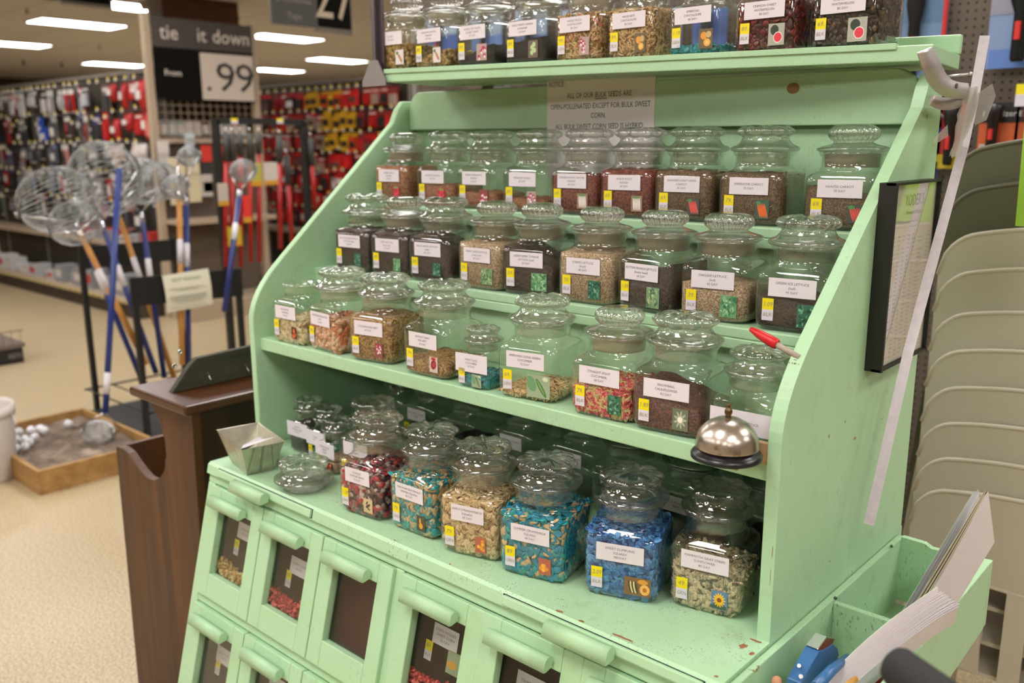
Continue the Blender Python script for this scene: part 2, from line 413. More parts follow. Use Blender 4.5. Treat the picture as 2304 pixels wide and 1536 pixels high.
for X in (XL+.02, XR-TH):
    b = MB(); p1 = SP(X, .02); p2 = SP(X, .84); b.prism([(X, p1.y+.03, p1.z), (X, p2.y+.03, max(p2.z, .001)), (X, 1.65, .001), (X, 1.65, .826)], (TH, 0, 0)); part('base_side', b, PAINT_CHIP)
def slab(x0, x1, s0, s1, o0, o1, mb=None):
    mb = mb or MB(); vs = [SP(x, s, o) for o in (o0, o1) for s in (s0, s1) for x in (x0, x1)]
    mb.add([tuple(v) for v in vs], [(0, 1, 3, 2), (4, 6, 7, 5), (0, 4, 5, 1), (1, 5, 7, 3), (3, 7, 6, 2), (2, 6, 4, 0)])
    return mb
WALL = mat('bin_inside_wood', '3a2417', .6, 0, .25, 20)
b = slab(XL+.02, XR, .024, .045, -.035, -.004); slab(XL+.02, XR, .293, .313, -.035, -.006, b); slab(XL+.02, XR, .560, .58, -.035, -.006, b)
slab(XL+.02, -1.777, .045, .84, -.035, -.004, b); slab(-1.155, -1.135, .045, .84, -.035, -.004, b); slab(-.521, XR, .045, .84, -.035, -.004, b)
part('face_frame', b, PAINT)
b = MB(); b.box(XL+.04, XR-TH, 1.2, 1.22, .02, .82); part('bin_back', b, WALL)
# pull-out boards with their rolled pulls, in slots under the counter edge
def pull(mb, xa, xb, s, out, r=.0105, sl=.030):
    """half-round overhanging pull: a rounded bar with a hollow underside"""
    R = []
    for X in (xa, xb):
        ring = []
        for k in range(9): a = PI*(-.15+1.15*k/8); ring.append(tuple(SP(X, s - math.sin(a)*r*1.0, out+.004+r*(1-math.cos(a))*.9)))
        ring.append(tuple(SP(X, s+sl*.45, out+.004+r*1.85))); ring.append(tuple(SP(X, s+sl*.45, out+.004+r*1.35))); ring.append(tuple(SP(X, s+.006, out+.002)))
        R.append(ring)
    return mb.rings(R, 0, True)
GAPSHADE = mat('gap_shade', '20281a', .9)  # shade round the pull-out boards, painted as a thin near-black sheet
for xa, xb, ha, hb in ((-1.757, -1.408, -1.665, -1.545), (-.893, -.530, -.787, -.668)):
    b = MB(); slab(xa-.002, xb+.002, .0052, .0235, .0035, .0043, b); part('slot_shade', b, GAPSHADE, bevel=0)
    b = MB(); slab(xa, xb, .0065, .0225, -.1, .010, b); po = part('pull_out_board', b, PAINT)
    b = MB(); pull(b, ha, hb, .019, .008, .012); part('pull_handle', b, PAINT, po, 0)
# bins: two rows of doors with glass, three a side
BINW = mat('bin_brown_lining', '2e1d13', .7, 0, .25, 12, 0, 200, .2)
door_x = [-1.775, -1.567, -1.359, -1.131, -.928, -.724]
door_card = [['POPCORN', '25 DAY'], ['SWEET CORN', '78 DAY'], None, ['GOLD NUGGET', 'SWEET CORN', '76 DAY'], ['TEMPTATION', '72 DAY'], None]
seed_stuff = []
def card(lines, w_, h_, size=None, th=.0004):
    """paper label centred on the origin in the XZ plane, facing -Y, two materials: paper, ink"""
    c = MB(); c.box(-w_/2, w_/2, -th, 0, -h_/2, h_/2, 0)
    size = size or h_*.2; y = (len(lines)-1)*size*.62
    for t in lines:
        sz = size if not t.islower() else size
        k = min(1, w_*.92/max(1e-6, text_w(t, sz)))
        put_text(c, t, Matrix.Translation((0, -th-.0003, y-size*.36)) @ FRONT, sz, 1, 'C', k); y -= size*1.24
    return c
def price(top, bot, s=1.0):
    """two-tone price sticker: yellow over white, handwriting in pen"""
    c = MB(); w_, h_ = .018*s, .034*s
    c.box(-w_/2, w_/2, -.0004, 0, 0, h_/2+.001, 0); c.box(-w_/2, w_/2, -.0004, 0, -h_/2, 0, 1)
    put_text(c, top, Matrix.Translation((0, -.0008, h_*.16)) @ FRONT, .0105*s, 2, 'C', min(1, w_*.85/max(1e-5, text_w(top, .0105*s))), .15)
    put_text(c, bot, Matrix.Translation((0, -.0008, -h_*.30)) @ FRONT, .0085*s, 2, 'C', min(1, w_*.85/max(1e-5, text_w(bot, .0085*s))), .15)
    return c
TAGM = [YELLOW, WHITE, PEN_INK]
SLN = Matrix.Identity(4)      # frame of the leaning front
_q = math.hypot(1, SK)
for i, v in enumerate(((1, 0, 0), (0, 1/_q, -SK/_q), (0, SK/_q, 1/_q))):
    for j in range(3): SLN[j][i] = v[j]
def on_slope(X, s, out):
    T = SLN.copy(); p = SP(X, s, out)
    for j in range(3): T[j][3] = p[j]
    return T
def FS(x, y, out):     # (X, s) of the leaning front, or a plane set back behind it, on a sight line
    d = ray(x, y); t = (.976-out*_q-SK*(.85-1.55))/(d[1]-SK*d[2]) if False else None
    n = np.array([0, -1, SK])/_q; p0 = np.array(SP(0, 0, out)); t = ((p0-CAM)@n)/(d@n); P = CAM+d*t
    return P[0], (.85-P[2]+out*SK/_q)*_q
CARDPX = {(0, 0): (553, 1198, 532, 1231), (0, 1): (674, 1277, 649, 1302), (0, 3): (1003, 1434, 964, 1462), (0, 4): (1195, 1545, 1165, 1575), (1, 0): (505, 1477, 490, 1500), (1, 1): (625, 1545, 600, 1570)}
for row in range(2):
    for i, x0 in enumerate(door_x):
        s0 = .047 + row*.268; x1 = x0+.2045; s1 = s0+.244
        wx0, wx1, ws0, ws1 = x0+.040, x1-.038, s0+.038, s0+.191
        b = MB(); slab(x0, wx0, s0, s1, -.014, .004, b); slab(wx1, x1, s0, s1, -.014, .004, b); slab(wx0, wx1, s0, ws0, -.014, .004, b); slab(wx0, wx1, ws1, s1, -.014, .004, b)
        d = part('bin_door', b, PAINT, bevel=.0018)
        b = MB(); slab(wx0-.004, wx1+.004, ws0-.004, ws1+.004, -.011, -.009, b); part('pane', b, PANE, d, 0)
        b = MB(); pull(b, x0+.024, x1-.052, s0+.026, .004); part('door_pull', b, PAINT, d, 0)
        # bin lining behind the glass
        b = MB(); slab(x0+.004, x1-.004, s0+.01, s1-.01, -.060, -.045, b); slab(x0+.002, x0+.008, s0+.01, s1-.01, -.06, -.016, b); slab(x1-.008, x1-.002, s0+.01, s1-.01, -.06, -.016, b)
        slab(x0+.004, x1-.004, s0+.008, s0+.013, -.06, -.016, b); slab(x0+.004, x1-.004, s1-.013, s1-.008, -.06, -.016, b)
        part('bin_lining', b, mat('deep_red_lining', '481612', .6) if (i == 2 and row == 0) else BINW, d, 0)
        k = door_card[i] if row == 0 else [['BLACK TURTLE', '104 DAY'], ['PINTO', '90 DAY'], None, ['NAVY', '85 DAY'], None, None][i]
        if k:
            D_ = -.042; cp = CARDPX.get((row, i)); X_, S_ = FS(cp[0], cp[1], D_) if cp else ((wx0+wx1)/2-.02, ws0+.05); X2, S2 = FS(cp[2], cp[3], D_) if cp else (X_-.02, S_+.04)
            card(k, .062, .036).obj('name_card', [PAPER, INK], d, T=on_slope(X_, S_, D_))
            price('89.', 'BLK').obj('price_tag', TAGM, d, T=on_slope(X2, S2, D_))
        if (row, i) == (0, 3):
            c = MB(); c.box(-.018, .018, -.0004, 0, -.02, .02, 0); c.add([(-.017+.02*math.cos(a)*.6+.012, -.0007, -.004+.02*math.sin(a)*.35) for a in np.linspace(0, 2*PI, 12, False)], [tuple(range(12))], 1)
            X_, S_ = FS(1022, 1494, -.042); c.obj('corn_sticker', [M_('9aa888'), M_('d8a040')], d, T=on_slope(X_, S_, -.042))

# ------------------------------------------------------------------ seeds
def outline(h, p, n=48):
    out = []
    for i in range(n):
        a = 2*PI*i/n + PI/n; c, s = math.cos(a), math.sin(a)
        r = h/((abs(c)**p+abs(s)**p)**(1/p)); out.append((r*c, r*s))
    return out
def fine_mat(name, c1, c2, c3, scale=600):
    M, nt, b = new_mat(name); tc = nt.nodes.new('ShaderNodeTexCoord')
    vo = nt.nodes.new('ShaderNodeTexVoronoi'); vo.inputs['Scale'].default_value = scale; nt.links.new(tc.outputs['Object'], vo.inputs['Vector'])
    sep = nt.nodes.new('ShaderNodeSeparateColor'); nt.links.new(vo.outputs['Color'], sep.inputs[0])
    r = ramp(nt, sep.outputs[0], [(.1, lin(c1)), (.5, lin(c2)), (.9, lin(c3))])
    nt.links.new(r.outputs['Color'], b.inputs['Base Color']); b.inputs['Roughness'].default_value = .7
    bp = nt.nodes.new('ShaderNodeBump'); bp.inputs['Strength'].default_value = .6; bp.inputs['Distance'].default_value = .001
    nt.links.new(vo.outputs['Distance'], bp.inputs['Height']); bp.invert = True; nt.links.new(bp.outputs['Normal'], b.inputs['Normal'])
    return M
FINE = {
    'red_brown': fine_mat('red_brown_seed', '6a3a22', '8e5a38', 'a87850', 520),
    'brown': fine_mat('brown_seed', '6c3e26', '8a5636', 'a4704c', 520),
    'dark_red': fine_mat('dark_red_seed', '42170f', '6a2c1e', '86452e', 420),
    'carrot': fine_mat('carrot_seed', '3e2b1a', '5c452c', '765e40', 520),
    'black': fine_mat('black_seed', '211712', '33251c', '4a382a', 500),
    'tan': fine_mat('tan_seed', '7c6046', 'a08464', 'bca484', 520),
    'purple': fine_mat('purple_seed', '2c1210', '4c2420', '6e3c30', 380),
    'beet': fine_mat('beet_seed', '5c3e1c', '8a6232', 'b08a50', 300),
    'blackish': fine_mat('blackish_seed', '120d0a', '1c140f', '2a201a', 420),
    'green_dust': fine_mat('teal_dust', '2c6a5a', '4c8a76', '7aa890', 300),
}
def seed_block(h, z0, fill, slope=0, sy=0, bump=.003, n=48, seed=0):
    """heap of fine seed filling the rounded square jar to a height, the top uneven or sloping"""
    rnd = random.Random(seed); b = MB()
    R = [[(x, y, z0) for x, y in outline(h*.90, 6, n)], [(x, y, z0+.006) for x, y in outline(h, 9, n)]]
    def zt(x, y):
        return z0+max(.008, fill+slope*x+sy*y)+bump*(math.sin(x*130+seed)*.5+math.sin(y*170+seed*2)*.5)
    R.append([(x, y, min(zt(x, y), JS*.095)) for x, y in outline(h, 9, n)])
    for k in (.8, .55, .3, .05): R.append([(x*k, y*k, min(zt(x*k, y*k)+bump*.6, JS*.102)) for x, y in outline(h, 9, n)])
    return b.rings(R, 0, True)
JS = 1.0
def seed_shape(kind):
    return {'flat': (.0054, .0041, .0012), 'bigflat': (.0068, .0049, .0014), 'sliver': (.0056, .0017, .0012), 'bean': (.0062, .0042, .0036),
            'stripe': (.0075, .0032, .0020), 'clump': (.0050, .0030, .0028), 'kernel': (.0048, .004, .0026)}[kind]
_sphere = []
for k in range(5):
    for i in range(7):
        a = 2*PI*i/7; t = PI*k/4; _sphere.append((math.sin(t)*math.cos(a), math.sin(t)*math.sin(a), math.cos(t)))
_sf = [(k*7+i, (k+1)*7+i, (k+1)*7+(i+1) % 7, k*7+(i+1) % 7) for k in range(4) for i in range(7)]
def scatter_seeds(h, z0, fill, kind, weights, slope=0, seed=0, core=0, n=900, heap=0):
    """a core heap with hundreds of single seeds lying against the glass and on top; weights pick one colour each"""
    rnd = random.Random(seed); d = seed_shape(kind)
    b = seed_block(h-.004, z0, max(.006, fill-.004), slope, 0, .003, 40, seed)
    b.m = [core]*len(b.m)
    ol = outline(h-.0030, 10, 160); per = 8*h
    def ztop(x, y): return z0+max(.006, fill+slope*x+heap*math.sin(x*90+seed)*.01)
    def one(p, nrm):
        nrm = Vector(nrm).normalized(); t = nrm.orthogonal(); t.rotate(Matrix.Rotation(rnd.uniform(0, 2*PI), 3, nrm)); u = nrm.cross(t)
        Rm = Matrix((t, u, nrm)).transposed(); Rm = Matrix.Rotation(rnd.gauss(0, .24), 3, t) @ Matrix.Rotation(rnd.gauss(0, .16), 3, u) @ Rm
        s = rnd.uniform(.8, 1.15); c = random.Random(rnd.random()).choices(range(len(weights)), weights)[0]
        T = Matrix.Translation(p) @ Rm.to_4x4() @ Matrix.Diagonal((d[0]*s, d[1]*s, d[2]*s, 1))
        b.add(_sphere, _sf, c, True, T)
    area_side = per*fill; area_top = 4*h*h; dens = n/(area_side+area_top)
    for _ in range(int(dens*area_side)):
        i = rnd.randrange(160); x, y = ol[i]; x2, y2 = ol[(i+1) % 160]
        zt = ztop(x, y); z = rnd.uniform(z0+.003, max(z0+.005, zt))
        k = min(1, .9+.1*(z-z0)/.010)
        one((x*k, y*k, z), (y2-y, x-x2, 0))
    for _ in range(int(dens*area_top)):
        x, y = rnd.uniform(-h, h)*.94, rnd.uniform(-h, h)*.94
        one((x, y, ztop(x, y)+rnd.uniform(-.001, .002)), (rnd.gauss(0, .25), rnd.gauss(0, .25), 1))
    return b

# ------------------------------------------------------------------ jar parts
def jar_body(s, w_, zs=1.0, lip=True):
    h = w_/2; n = 64; rn = .051*s
    lv = [(0, h*.84, 7), (.002, h*.90, 7), (.006, h*.955, 8), (.013, h*.99, 9), (.022, h, 10), (.082, h, 10), (.089, h*.99, 9), (.094, h*.955, 7.5), (.0975, h*.90, 6), (.100, h*.83, 4.5),
          (.102, (h*.78+rn)/2, 3), (.1045, rn*1.03, 2.1), (.108, rn*.985, 2), (.124, rn*.985, 2), (.128, rn*1.05, 2), (.131, rn*1.08, 2), (.134, rn*1.04, 2), (.134, rn*.93, 2), (.112, rn*.93, 2)]
    b = MB(); R = []
    for z, r, p in lv: R.append([(x, y, z*s*zs) for x, y in outline(r, p, n)])
    b.rings(R, 0, True, None, True, False); return b
def lid_mesh(kind, s, zs):
    b = MB(); o = .134*s*zs; n = 100 if kind == 'daisy' else 125
    stop = [(0, .005), (.034, .003), (.0385, -.003), (.0395, -.024), (.0408, -.026), (.043, -.026), (.044, -.004)]
    if kind == 'daisy':
        pr = stop+[(.0455, -.001), (.057, .0), (.0600, .003), (.0595, .0065), (.0555, .0088), (.0490, .0110), (.0445, .0150), (.0415, .0195), (.0400, .0240), (.0405, .0262),
                   (.0445, .028), (.0475, .031), (.0485, .0345), (.0465, .0385), (.040, .0415), (.031, .043), (.018, .0437), (.006, .042), (.0, .0415)]
        mod = lambda k, a: (1+(.065*math.cos(10*a) if 16 <= k <= 21 else .03*math.cos(20*a) if k in (22, 23) else 0))
    else:
        pr = stop+[(.0455, -.001), (.055, .0), (.0580, .002), (.0580, .005), (.053, .0072), (.044, .0095), (.036, .0118), (.0315, .0142), (.0305, .0160),
                   (.0345, .0185), (.0385, .0225), (.0402, .0275), (.0395, .0330), (.0365, .0380), (.030, .0418), (.022, .0434), (.012, .0432), (.0, .0430)]
        mod = lambda k, a: (1+(.035*math.cos(25*a) if 15 <= k <= 19 else 0))
    mats = [0, 0, 1, 1, 1, 1]+[0]*(len(pr)-7)
    b.lathe([(r*s, o+z*s) for r, z in pr], n, 0, None, mats, (0, 0), mod)
    if kind == 'daisy':
        for i, (x, y, z) in enumerate(b.v):
            r = math.hypot(x, y)/s
            if z > o+.029*s and .010 < r < .046: b.v[i] = (x, y, z+s*.0016*math.cos(10*math.atan2(y, x))*math.sin(PI*(r-.010)/.036) + s*.0008*math.cos(20*math.atan2(y, x)))
    return b
_bodies, _lids = {}, {}
def cached(d, key, make):
    if key not in d: d[key] = make()
    return d[key]
def linked(name, me, parent):
    o = bpy.data.objects.new(name, me); COL.objects.link(o); o.parent = parent; return o
# small printed garden-vegetable stickers
def sticker(kind, w_, h_, seed=1):
    c = MB(); cols = []; rnd = random.Random(seed)
    def m(col):
        x = M_(col)
        if x not in cols: cols.append(x)
        return cols.index(x)
    lay = [0]
    def blob(x, y, rx, ry, col, ang=0, n=12):
        lay[0] += 1; z = -.0004-.00002*lay[0]; mi = m(col); pts = []
        for k in range(n):
            a = 2*PI*k/n; px_, py_ = rx*math.cos(a), ry*math.sin(a)
            X = x+px_*math.cos(ang)-py_*math.sin(ang); Z = y+px_*math.sin(ang)+py_*math.cos(ang)
            pts.append((max(-w_/2+.0004, min(w_/2-.0004, X*w_)), z, max(-h_/2+.0004, min(h_/2-.0004, Z*h_))))
        c.add(pts, [tuple(range(n))], mi)
    bgc = {'carrot': '3c5a48', 'pinkcarrot': '4a4a44', 'radish': '8a4a40', 'redradish': 'b83038', 'white': '9a7a64', 'leaf': '6a9a70', 'dkleaf': '386a50', 'head': '7c9a74', 'squash': 'b06048', 'acorn': '80603a',
           'sun': '5a80a8', 'melon': 'a8a898', 'canta': '6a5a40', 'beet': 'c8b8a8', 'cuke': '9aa88a', 'bean': 'c8b488', 'pepper': '502018', 'root': 'd8d0cc', 'cauli': '6a7058', 'turnip': 'b09890', 'kohl': '706050', 'gourd': '504838'}[kind]
    c.box(-w_/2, w_/2, -.0004, 0, -h_/2, h_/2, m(bgc))
    if kind in ('carrot', 'pinkcarrot'):
        for k in range(5): blob(-.25+.13*k, -.05, .06, .42, 'e0652a' if kind == 'carrot' else 'd8554a', .35)
        blob(-.3, .35, .2, .1, '4a8a4a')
    elif kind in ('radish', 'turnip'):
        for k in range(9): x, y = rnd.uniform(-.35, .35), rnd.uniform(-.35, .35); blob(x, y, .14, .12, 'b02848'); blob(x+.02, y-.07, .09, .08, 'f0e0e0')
    elif kind == 'redradish':
        for k in range(8): blob(rnd.uniform(-.35, .35), rnd.uniform(-.35, .3), .13, .12, 'd84050')
        blob(0, .4, .4, .08, '6a9a50')
    elif kind == 'white':
        for k in range(5): blob(-.28+.14*k, -.02, .055, .42, 'ece6dc', .08)
        blob(-.05, .4, .4, .08, '6a8a50')
    elif kind in ('leaf', 'dkleaf', 'head'):
        g = {'leaf': ['88b880', '4c8a58', 'a8cc98', '3c7048'], 'dkleaf': ['4c8a68', '2c5a40', '7ab090', '244834'], 'head': ['b8c890', '6c9060', '98b078', '4c7050']}[kind]
        for k in range(44): blob(rnd.uniform(-.45, .45), rnd.uniform(-.45, .45), rnd.uniform(.06, .16), rnd.uniform(.03, .08), g[k % 4], rnd.uniform(0, 3), 8)
    elif kind == 'squash':
        for k in range(7): blob(rnd.uniform(-.3, .3), rnd.uniform(-.3, .25), .17, .12, 'eeb040' if k % 2 else 'e09030')
    elif kind == 'gourd':
        blob(.0, -.15, .22, .2, 'dca030'); blob(-.08, .15, .1, .2, 'dca030')
    elif kind == 'acorn':
        for k in range(5): blob(-.28+.06*k, -.05, .05, .34, 'd8c890' if k % 2 else '4a4628', .15)
        blob(.28, -.12, .19, .3, 'e8b060'); blob(.28, -.12, .08, .13, 'b86a28'); blob(.2, .3, .2, .14, 'd89838')
    elif kind == 'sun':
        blob(0, -.45, .7, .25, '3c5a48')
        for k in range(14): a = 2*PI*k/14; blob(.26*math.cos(a), .02+.26*math.sin(a), .15, .05, 'f0b818', a)
        blob(0, .02, .15, .13, '8a4820')
    elif kind == 'melon':
        blob(-.12, .2, .26, .24, '303a30'); blob(.1, -.14, .28, .26, 'eae0d8'); blob(.1, -.14, .24, .22, 'd83848')
    elif kind == 'canta':
        blob(-.15, .15, .24, .2, 'e09838'); blob(.2, .2, .2, .17, 'c8a870'); blob(.1, -.2, .26, .2, 'e8a848'); blob(.1, -.2, .12, .09, 'f0c878')
    elif kind == 'beet':
        blob(0, 0, .36, .3, '8a2030', .5); blob(.05, .02, .2, .16, 'b03a48', .5); blob(0, .38, .3, .1, 'b03030')
    elif kind == 'cuke':
        blob(-.3, .1, .2, .36, '6a9868', .3); blob(.12, -.05, .1, .46, '4c7a3c', .5); blob(.1, -.02, .03, .36, '7aa860', .5); blob(.3, .36, .12, .1, 'c8d8b0')
    elif kind == 'bean':
        blob(0, 0, .3, .1, '4a3a2c', .5); blob(.05, -.2, .2, .07, '5a4a34', -.4); blob(-.1, .2, .16, .07, '3a2a20', .9)
    elif kind == 'pepper':
        for k in range(7): blob(rnd.uniform(-.3, .3), rnd.uniform(-.38, .3), .18, .12, rnd.choice(['e05a38', 'f08848', 'c83028']), rnd.uniform(0, 3))
    elif kind == 'root':
        blob(.02, -.08, .08, .42, 'a87050', .7); blob(.14, -.06, .06, .36, 'c08a68', .7); blob(-.28, .28, .16, .12, '4c8048')
    elif kind == 'cauli':
        for k in range(9): a = 2*PI*k/9; blob(.22*math.cos(a), .22*math.sin(a), .2, .06, 'a8b098', a)
        blob(0, 0, .16, .14, 'f0e8d8')
    elif kind == 'kohl':
        for x, y in ((-.1, .1), (.15, -.08), (-.12, -.2), (.1, .25)): blob(x, y, .17, .15, 'b0c890')
    return c, cols
GRN = M_('2c8a4c')
rows_word = {0: 'on the counter', 1: 'on the lowest shelf', 2: 'on the middle step', 3: 'on the upper step', 4: 'on the top shelf'}
grp = {0: 'seed jars on the counter', 1: 'seed jars on the lowest shelf', 2: 'lettuce seed jars on the middle step', 3: 'root seed jars on the upper step', 4: 'seed jars on the top shelf'}
def jar(loc, yaw, w_, lid, lines, tagtxt, pic, label, row, seeds=None, zs=1.0, seedlabel=None, labw=.074, seed=0, labdx=0, tilt=None):
    global JS
    s = max(.62, min(1.08, w_/.12)) if w_ < .1 else w_/.12
    JS = s*zs
    t = thing('seed_jar', label, 'jar', loc, math.radians(yaw), grp[row])
    if tilt: t.rotation_euler = (0, tilt, math.radians(yaw))
    bm_ = cached(_bodies, (round(w_, 4), round(zs, 3)), lambda: jar_body(s, w_, zs).obj('jar_body', GLASS, t).data)
    if not [c for c in t.children]: linked('jar_body', bm_, t)
    if lid:
        had = (lid, round(s, 4), round(zs, 3)) in _lids
        lm = cached(_lids, (lid, round(s, 4), round(zs, 3)), lambda: lid_mesh(lid, s, zs).obj('lid', [LIDGLASS, GROUND if lid == 'ball' else CLEARSTOP], t).data)
        if had: linked('lid', lm, t)
        for c in t.children:
            if c.name.startswith('lid'): c.rotation_euler = (0, 0, (seed*.7) % 6.28)
    h = w_/2; big = w_ > .1
    if lines:
        lw = labw if big else w_*.98; lh = .029 if big else .034
        card(lines, lw, lh, .0056 if big else .0050).obj('name_label', [PAPER, INK], t, (labdx, -h-.0006, (.072 if big else .048)*1.0*zs))
    if tagtxt:
        price(*tagtxt, s=1.0 if big else .8).obj('price_tag', TAGM, t, (-h*.60, -h-.0006, (.034 if big else .022)))
    if pic:
        kind = pic if isinstance(pic, str) else pic[0]; pw, ph = (.022, .028) if isinstance(pic, str) else pic[1:3]
        c, cols = sticker(kind, pw, ph, seed+3)
        c.obj('crop_sticker', cols, t, ((.025 if big else .012)+(seed % 3)*.002, -h-.0006, (.029 if big else .016)))
    if seeds:
        kind = seeds[0]; fill = seeds[1]*.094*s*zs; slope = seeds[2] if len(seeds) > 2 else 0
        hh = h-.0016
        if kind in FINE:
            o = seed_block(hh, .003, fill, slope, seeds[3] if len(seeds) > 3 else 0, seed=seed).obj('seeds', FINE[kind])
        else:
            shape, cols, wt, n = BIG[kind]
            o = scatter_seeds(hh, .003, fill, shape, wt, slope, seed, 0, n).obj('seeds', cols)
        o.location = loc; o.rotation_euler = t.rotation_euler
        tag(o, seedlabel or ('seeds filling the ' + label), 'seeds', None, 'stuff')
    return t
sm = lambda n, c, r=.5: mat(n, c, r, 0, .2, 300)
TEAL = sm('teal_seed', '2a9a98', .35); TEAL2 = sm('deep_teal_seed', '1f7c8c', .35); TANS = sm('pale_tan_seed', 'c8a878', .5); BLUE = sm('blue_seed', '3c6ea8', .4); BLUE2 = sm('bright_blue_seed', '5890c0', .4); BLUE3 = sm('dark_blue_seed', '264c80', .4)
STRIPE = wood_mat('striped_seed_hull', '64533e', 'dccaa2', .5, (900, 60, 60), 1.0)
BIG = {
    'beans': ('bean', [sm('dark_bean', '3a1820'), sm('red_bean', 'a8202c', .3), sm('mottled_bean', '7a5a58', .3), sm('pale_bean', 'b8a098', .35)], [3, 3, 2.5, 1.5], 800),
    'teal_tan': ('flat', [TEAL2, TEAL, TANS], [1.2, 3, 2.8], 1500),
    'tan_flat': ('flat', [sm('dark_tan_seed', '9a7a50'), TANS, sm('cream_seed', 'd8bc90')], [.6, 3, 3], 1500),  # first colour: darker tan for the heap core and a few seeds
    'blue_teal': ('bigflat', [TEAL2, sm('sea_blue_seed', '2484a0', .35), TEAL, TANS], [2, 3, 2, 1.5], 1250),
    'blue': ('flat', [BLUE3, BLUE, BLUE2], [1.2, 3, 2], 1800),
    'sunflower': ('stripe', [sm('dark_hull', '5a4e3c'), STRIPE, sm('pale_hull', 'ccb690')], [1, 4, 2], 1300),
    'pale_flat': ('bigflat', [sm('bean_tan', 'a88c58'), sm('bean_pale', 'c8b488'), sm('bean_cream', 'd8c8a0')], [1, 3, 3], 700),
    'pink_flat': ('bigflat', [sm('pink_tan', 'b08058'), sm('coral_seed', 'd08058'), sm('cream_pink', 'dcb898')], [1, 3, 3], 800),
    'beet_clump': ('clump', [sm('beet_dark', '6c4c26'), sm('beet_mid', '98713e'), sm('beet_pale', 'b8925a')], [1.5, 3, 2], 1400),
    'teal_small': ('flat', [sm('teal_core', '0f5a64'), sm('teal_bright', '1f8c94', .35)], [1, 3], 500),
    'slivers': ('sliver', [sm('sliver_tan', 'a88450'), sm('sliver_pale', 'd0b078')], [1, 3], 900),
    'red_slivers': ('sliver', [sm('sliver_red', 'c83048'), sm('sliver_straw', 'c8b070'), sm('sliver_pink', 'e06878')], [2.4, 4, 1.4], 2200),
    'cantaloupe': ('sliver', [sm('melon_tan', '946f44'), sm('melon_pale', 'ceab78'), sm('melon_straw', 'b89262')], [1, 3, 2], 1800),
    'canta_pink': ('sliver', [sm('melon_tan_b', '94703c'), sm('melon_pale_b', 'c8a878'), sm('melon_pink', 'c87858')], [1, 3, 1], 1700),
    'dark_red_flat': ('flat', [sm('garnet_dark', '3c100e', .35), sm('garnet', '641a18', .3), sm('garnet_bright', '8a2420', .3)], [2, 4, 1], 1100),
    'dark_brown_flat': ('flat', [sm('umber_dark', '1e140c', .4), sm('umber', '382616', .4), sm('umber_pale', '6a5030', .4)], [2, 4, 1], 1100),
    'chunks': ('clump', [sm('chunk_dark', '6c5028'), sm('chunk_mid', '9a7840'), sm('chunk_pale', 'b8985c')], [1.4, 3, 2], 1200),
    'kernels': ('kernel', [sm('kernel_amber', 'b88838', .35), sm('kernel_pale', 'd8b878', .35)], [1, 1], 260),
    'red_kernels': ('kernel', [sm('treated_red', 'b82c34', .4), sm('treated_pink', 'd85050', .4)], [1, 1], 260),
}
Z0, Z1, Z2, Z3 = .85, 1.113, 1.262, 1.409
# counter row
zt = 1.12
J = 'square glass jar'
R0 = [((-1.3077, 1.0617), 5, .118, ['SCARLET', 'RUNNER BEAN', '70 DAY'], ('1.29', 'GRN'), ('bean', .024, .028), ('beans', .78), 'square glass jar of red and dark runner beans on the counter, lid scalloped'),
      ((-1.1705, 1.0755), 2, .12, ['WALTHAM BUTTERNUT', 'WINTER SQUASH', '85 DAY'], ('79.', 'GRN'), ('gourd', .022, .030), ('teal_tan', .93), 'square glass jar of mixed teal and tan squash seeds, second in the counter row'),
      ((-1.0364, 1.075), 15, .12, ['EARLY STRAIGHTNECK', 'SQUASH', '50 DAY'], ('79.', 'GRN'), ('squash', .020, .028), ('tan_flat', .95), 'square glass jar full of plain tan straightneck squash seeds on the counter'),
      ((-.9029, 1.0872), 14, .122, ['SUMMER CROOKNECK', 'SQUASH', '48 DAY'], ('89.', 'GRN'), ('squash', .022, .028), ('blue_teal', .99), 'square glass jar labelled Summer Crookneck Squash, blue-teal and tan seeds'),
      ((-.7591, 1.1252), 20, .122, ['SWEET DUMPLING', 'SQUASH', '100 DAY'], ('2.09', 'BLK'), ('acorn', .042, .030), ('blue', .97), 'square glass jar labelled Sweet Dumpling Squash, full of blue seeds'),
      ((-.6309, 1.1744), 12, .114, ['MAMMOTH GRAY STRIPE', 'SUNFLOWER', '80 DAY'], ('49.', 'GRN'), ('sun', .024, .029), ('sunflower', .56, -.05), 'square glass jar labelled Mammoth Gray Stripe Sunflower, half full of striped seeds')]
for i, ((x, y), yaw, w_, ln, tg, pc, sd, lb) in enumerate(R0):
    jar((x, y, Z0), yaw, w_, 'daisy', ln, tg, pc, lb, 0, sd, zt*.12/w_*1.0, None, [.066, .072, .064, .070, .076, .074][i], 10+i)
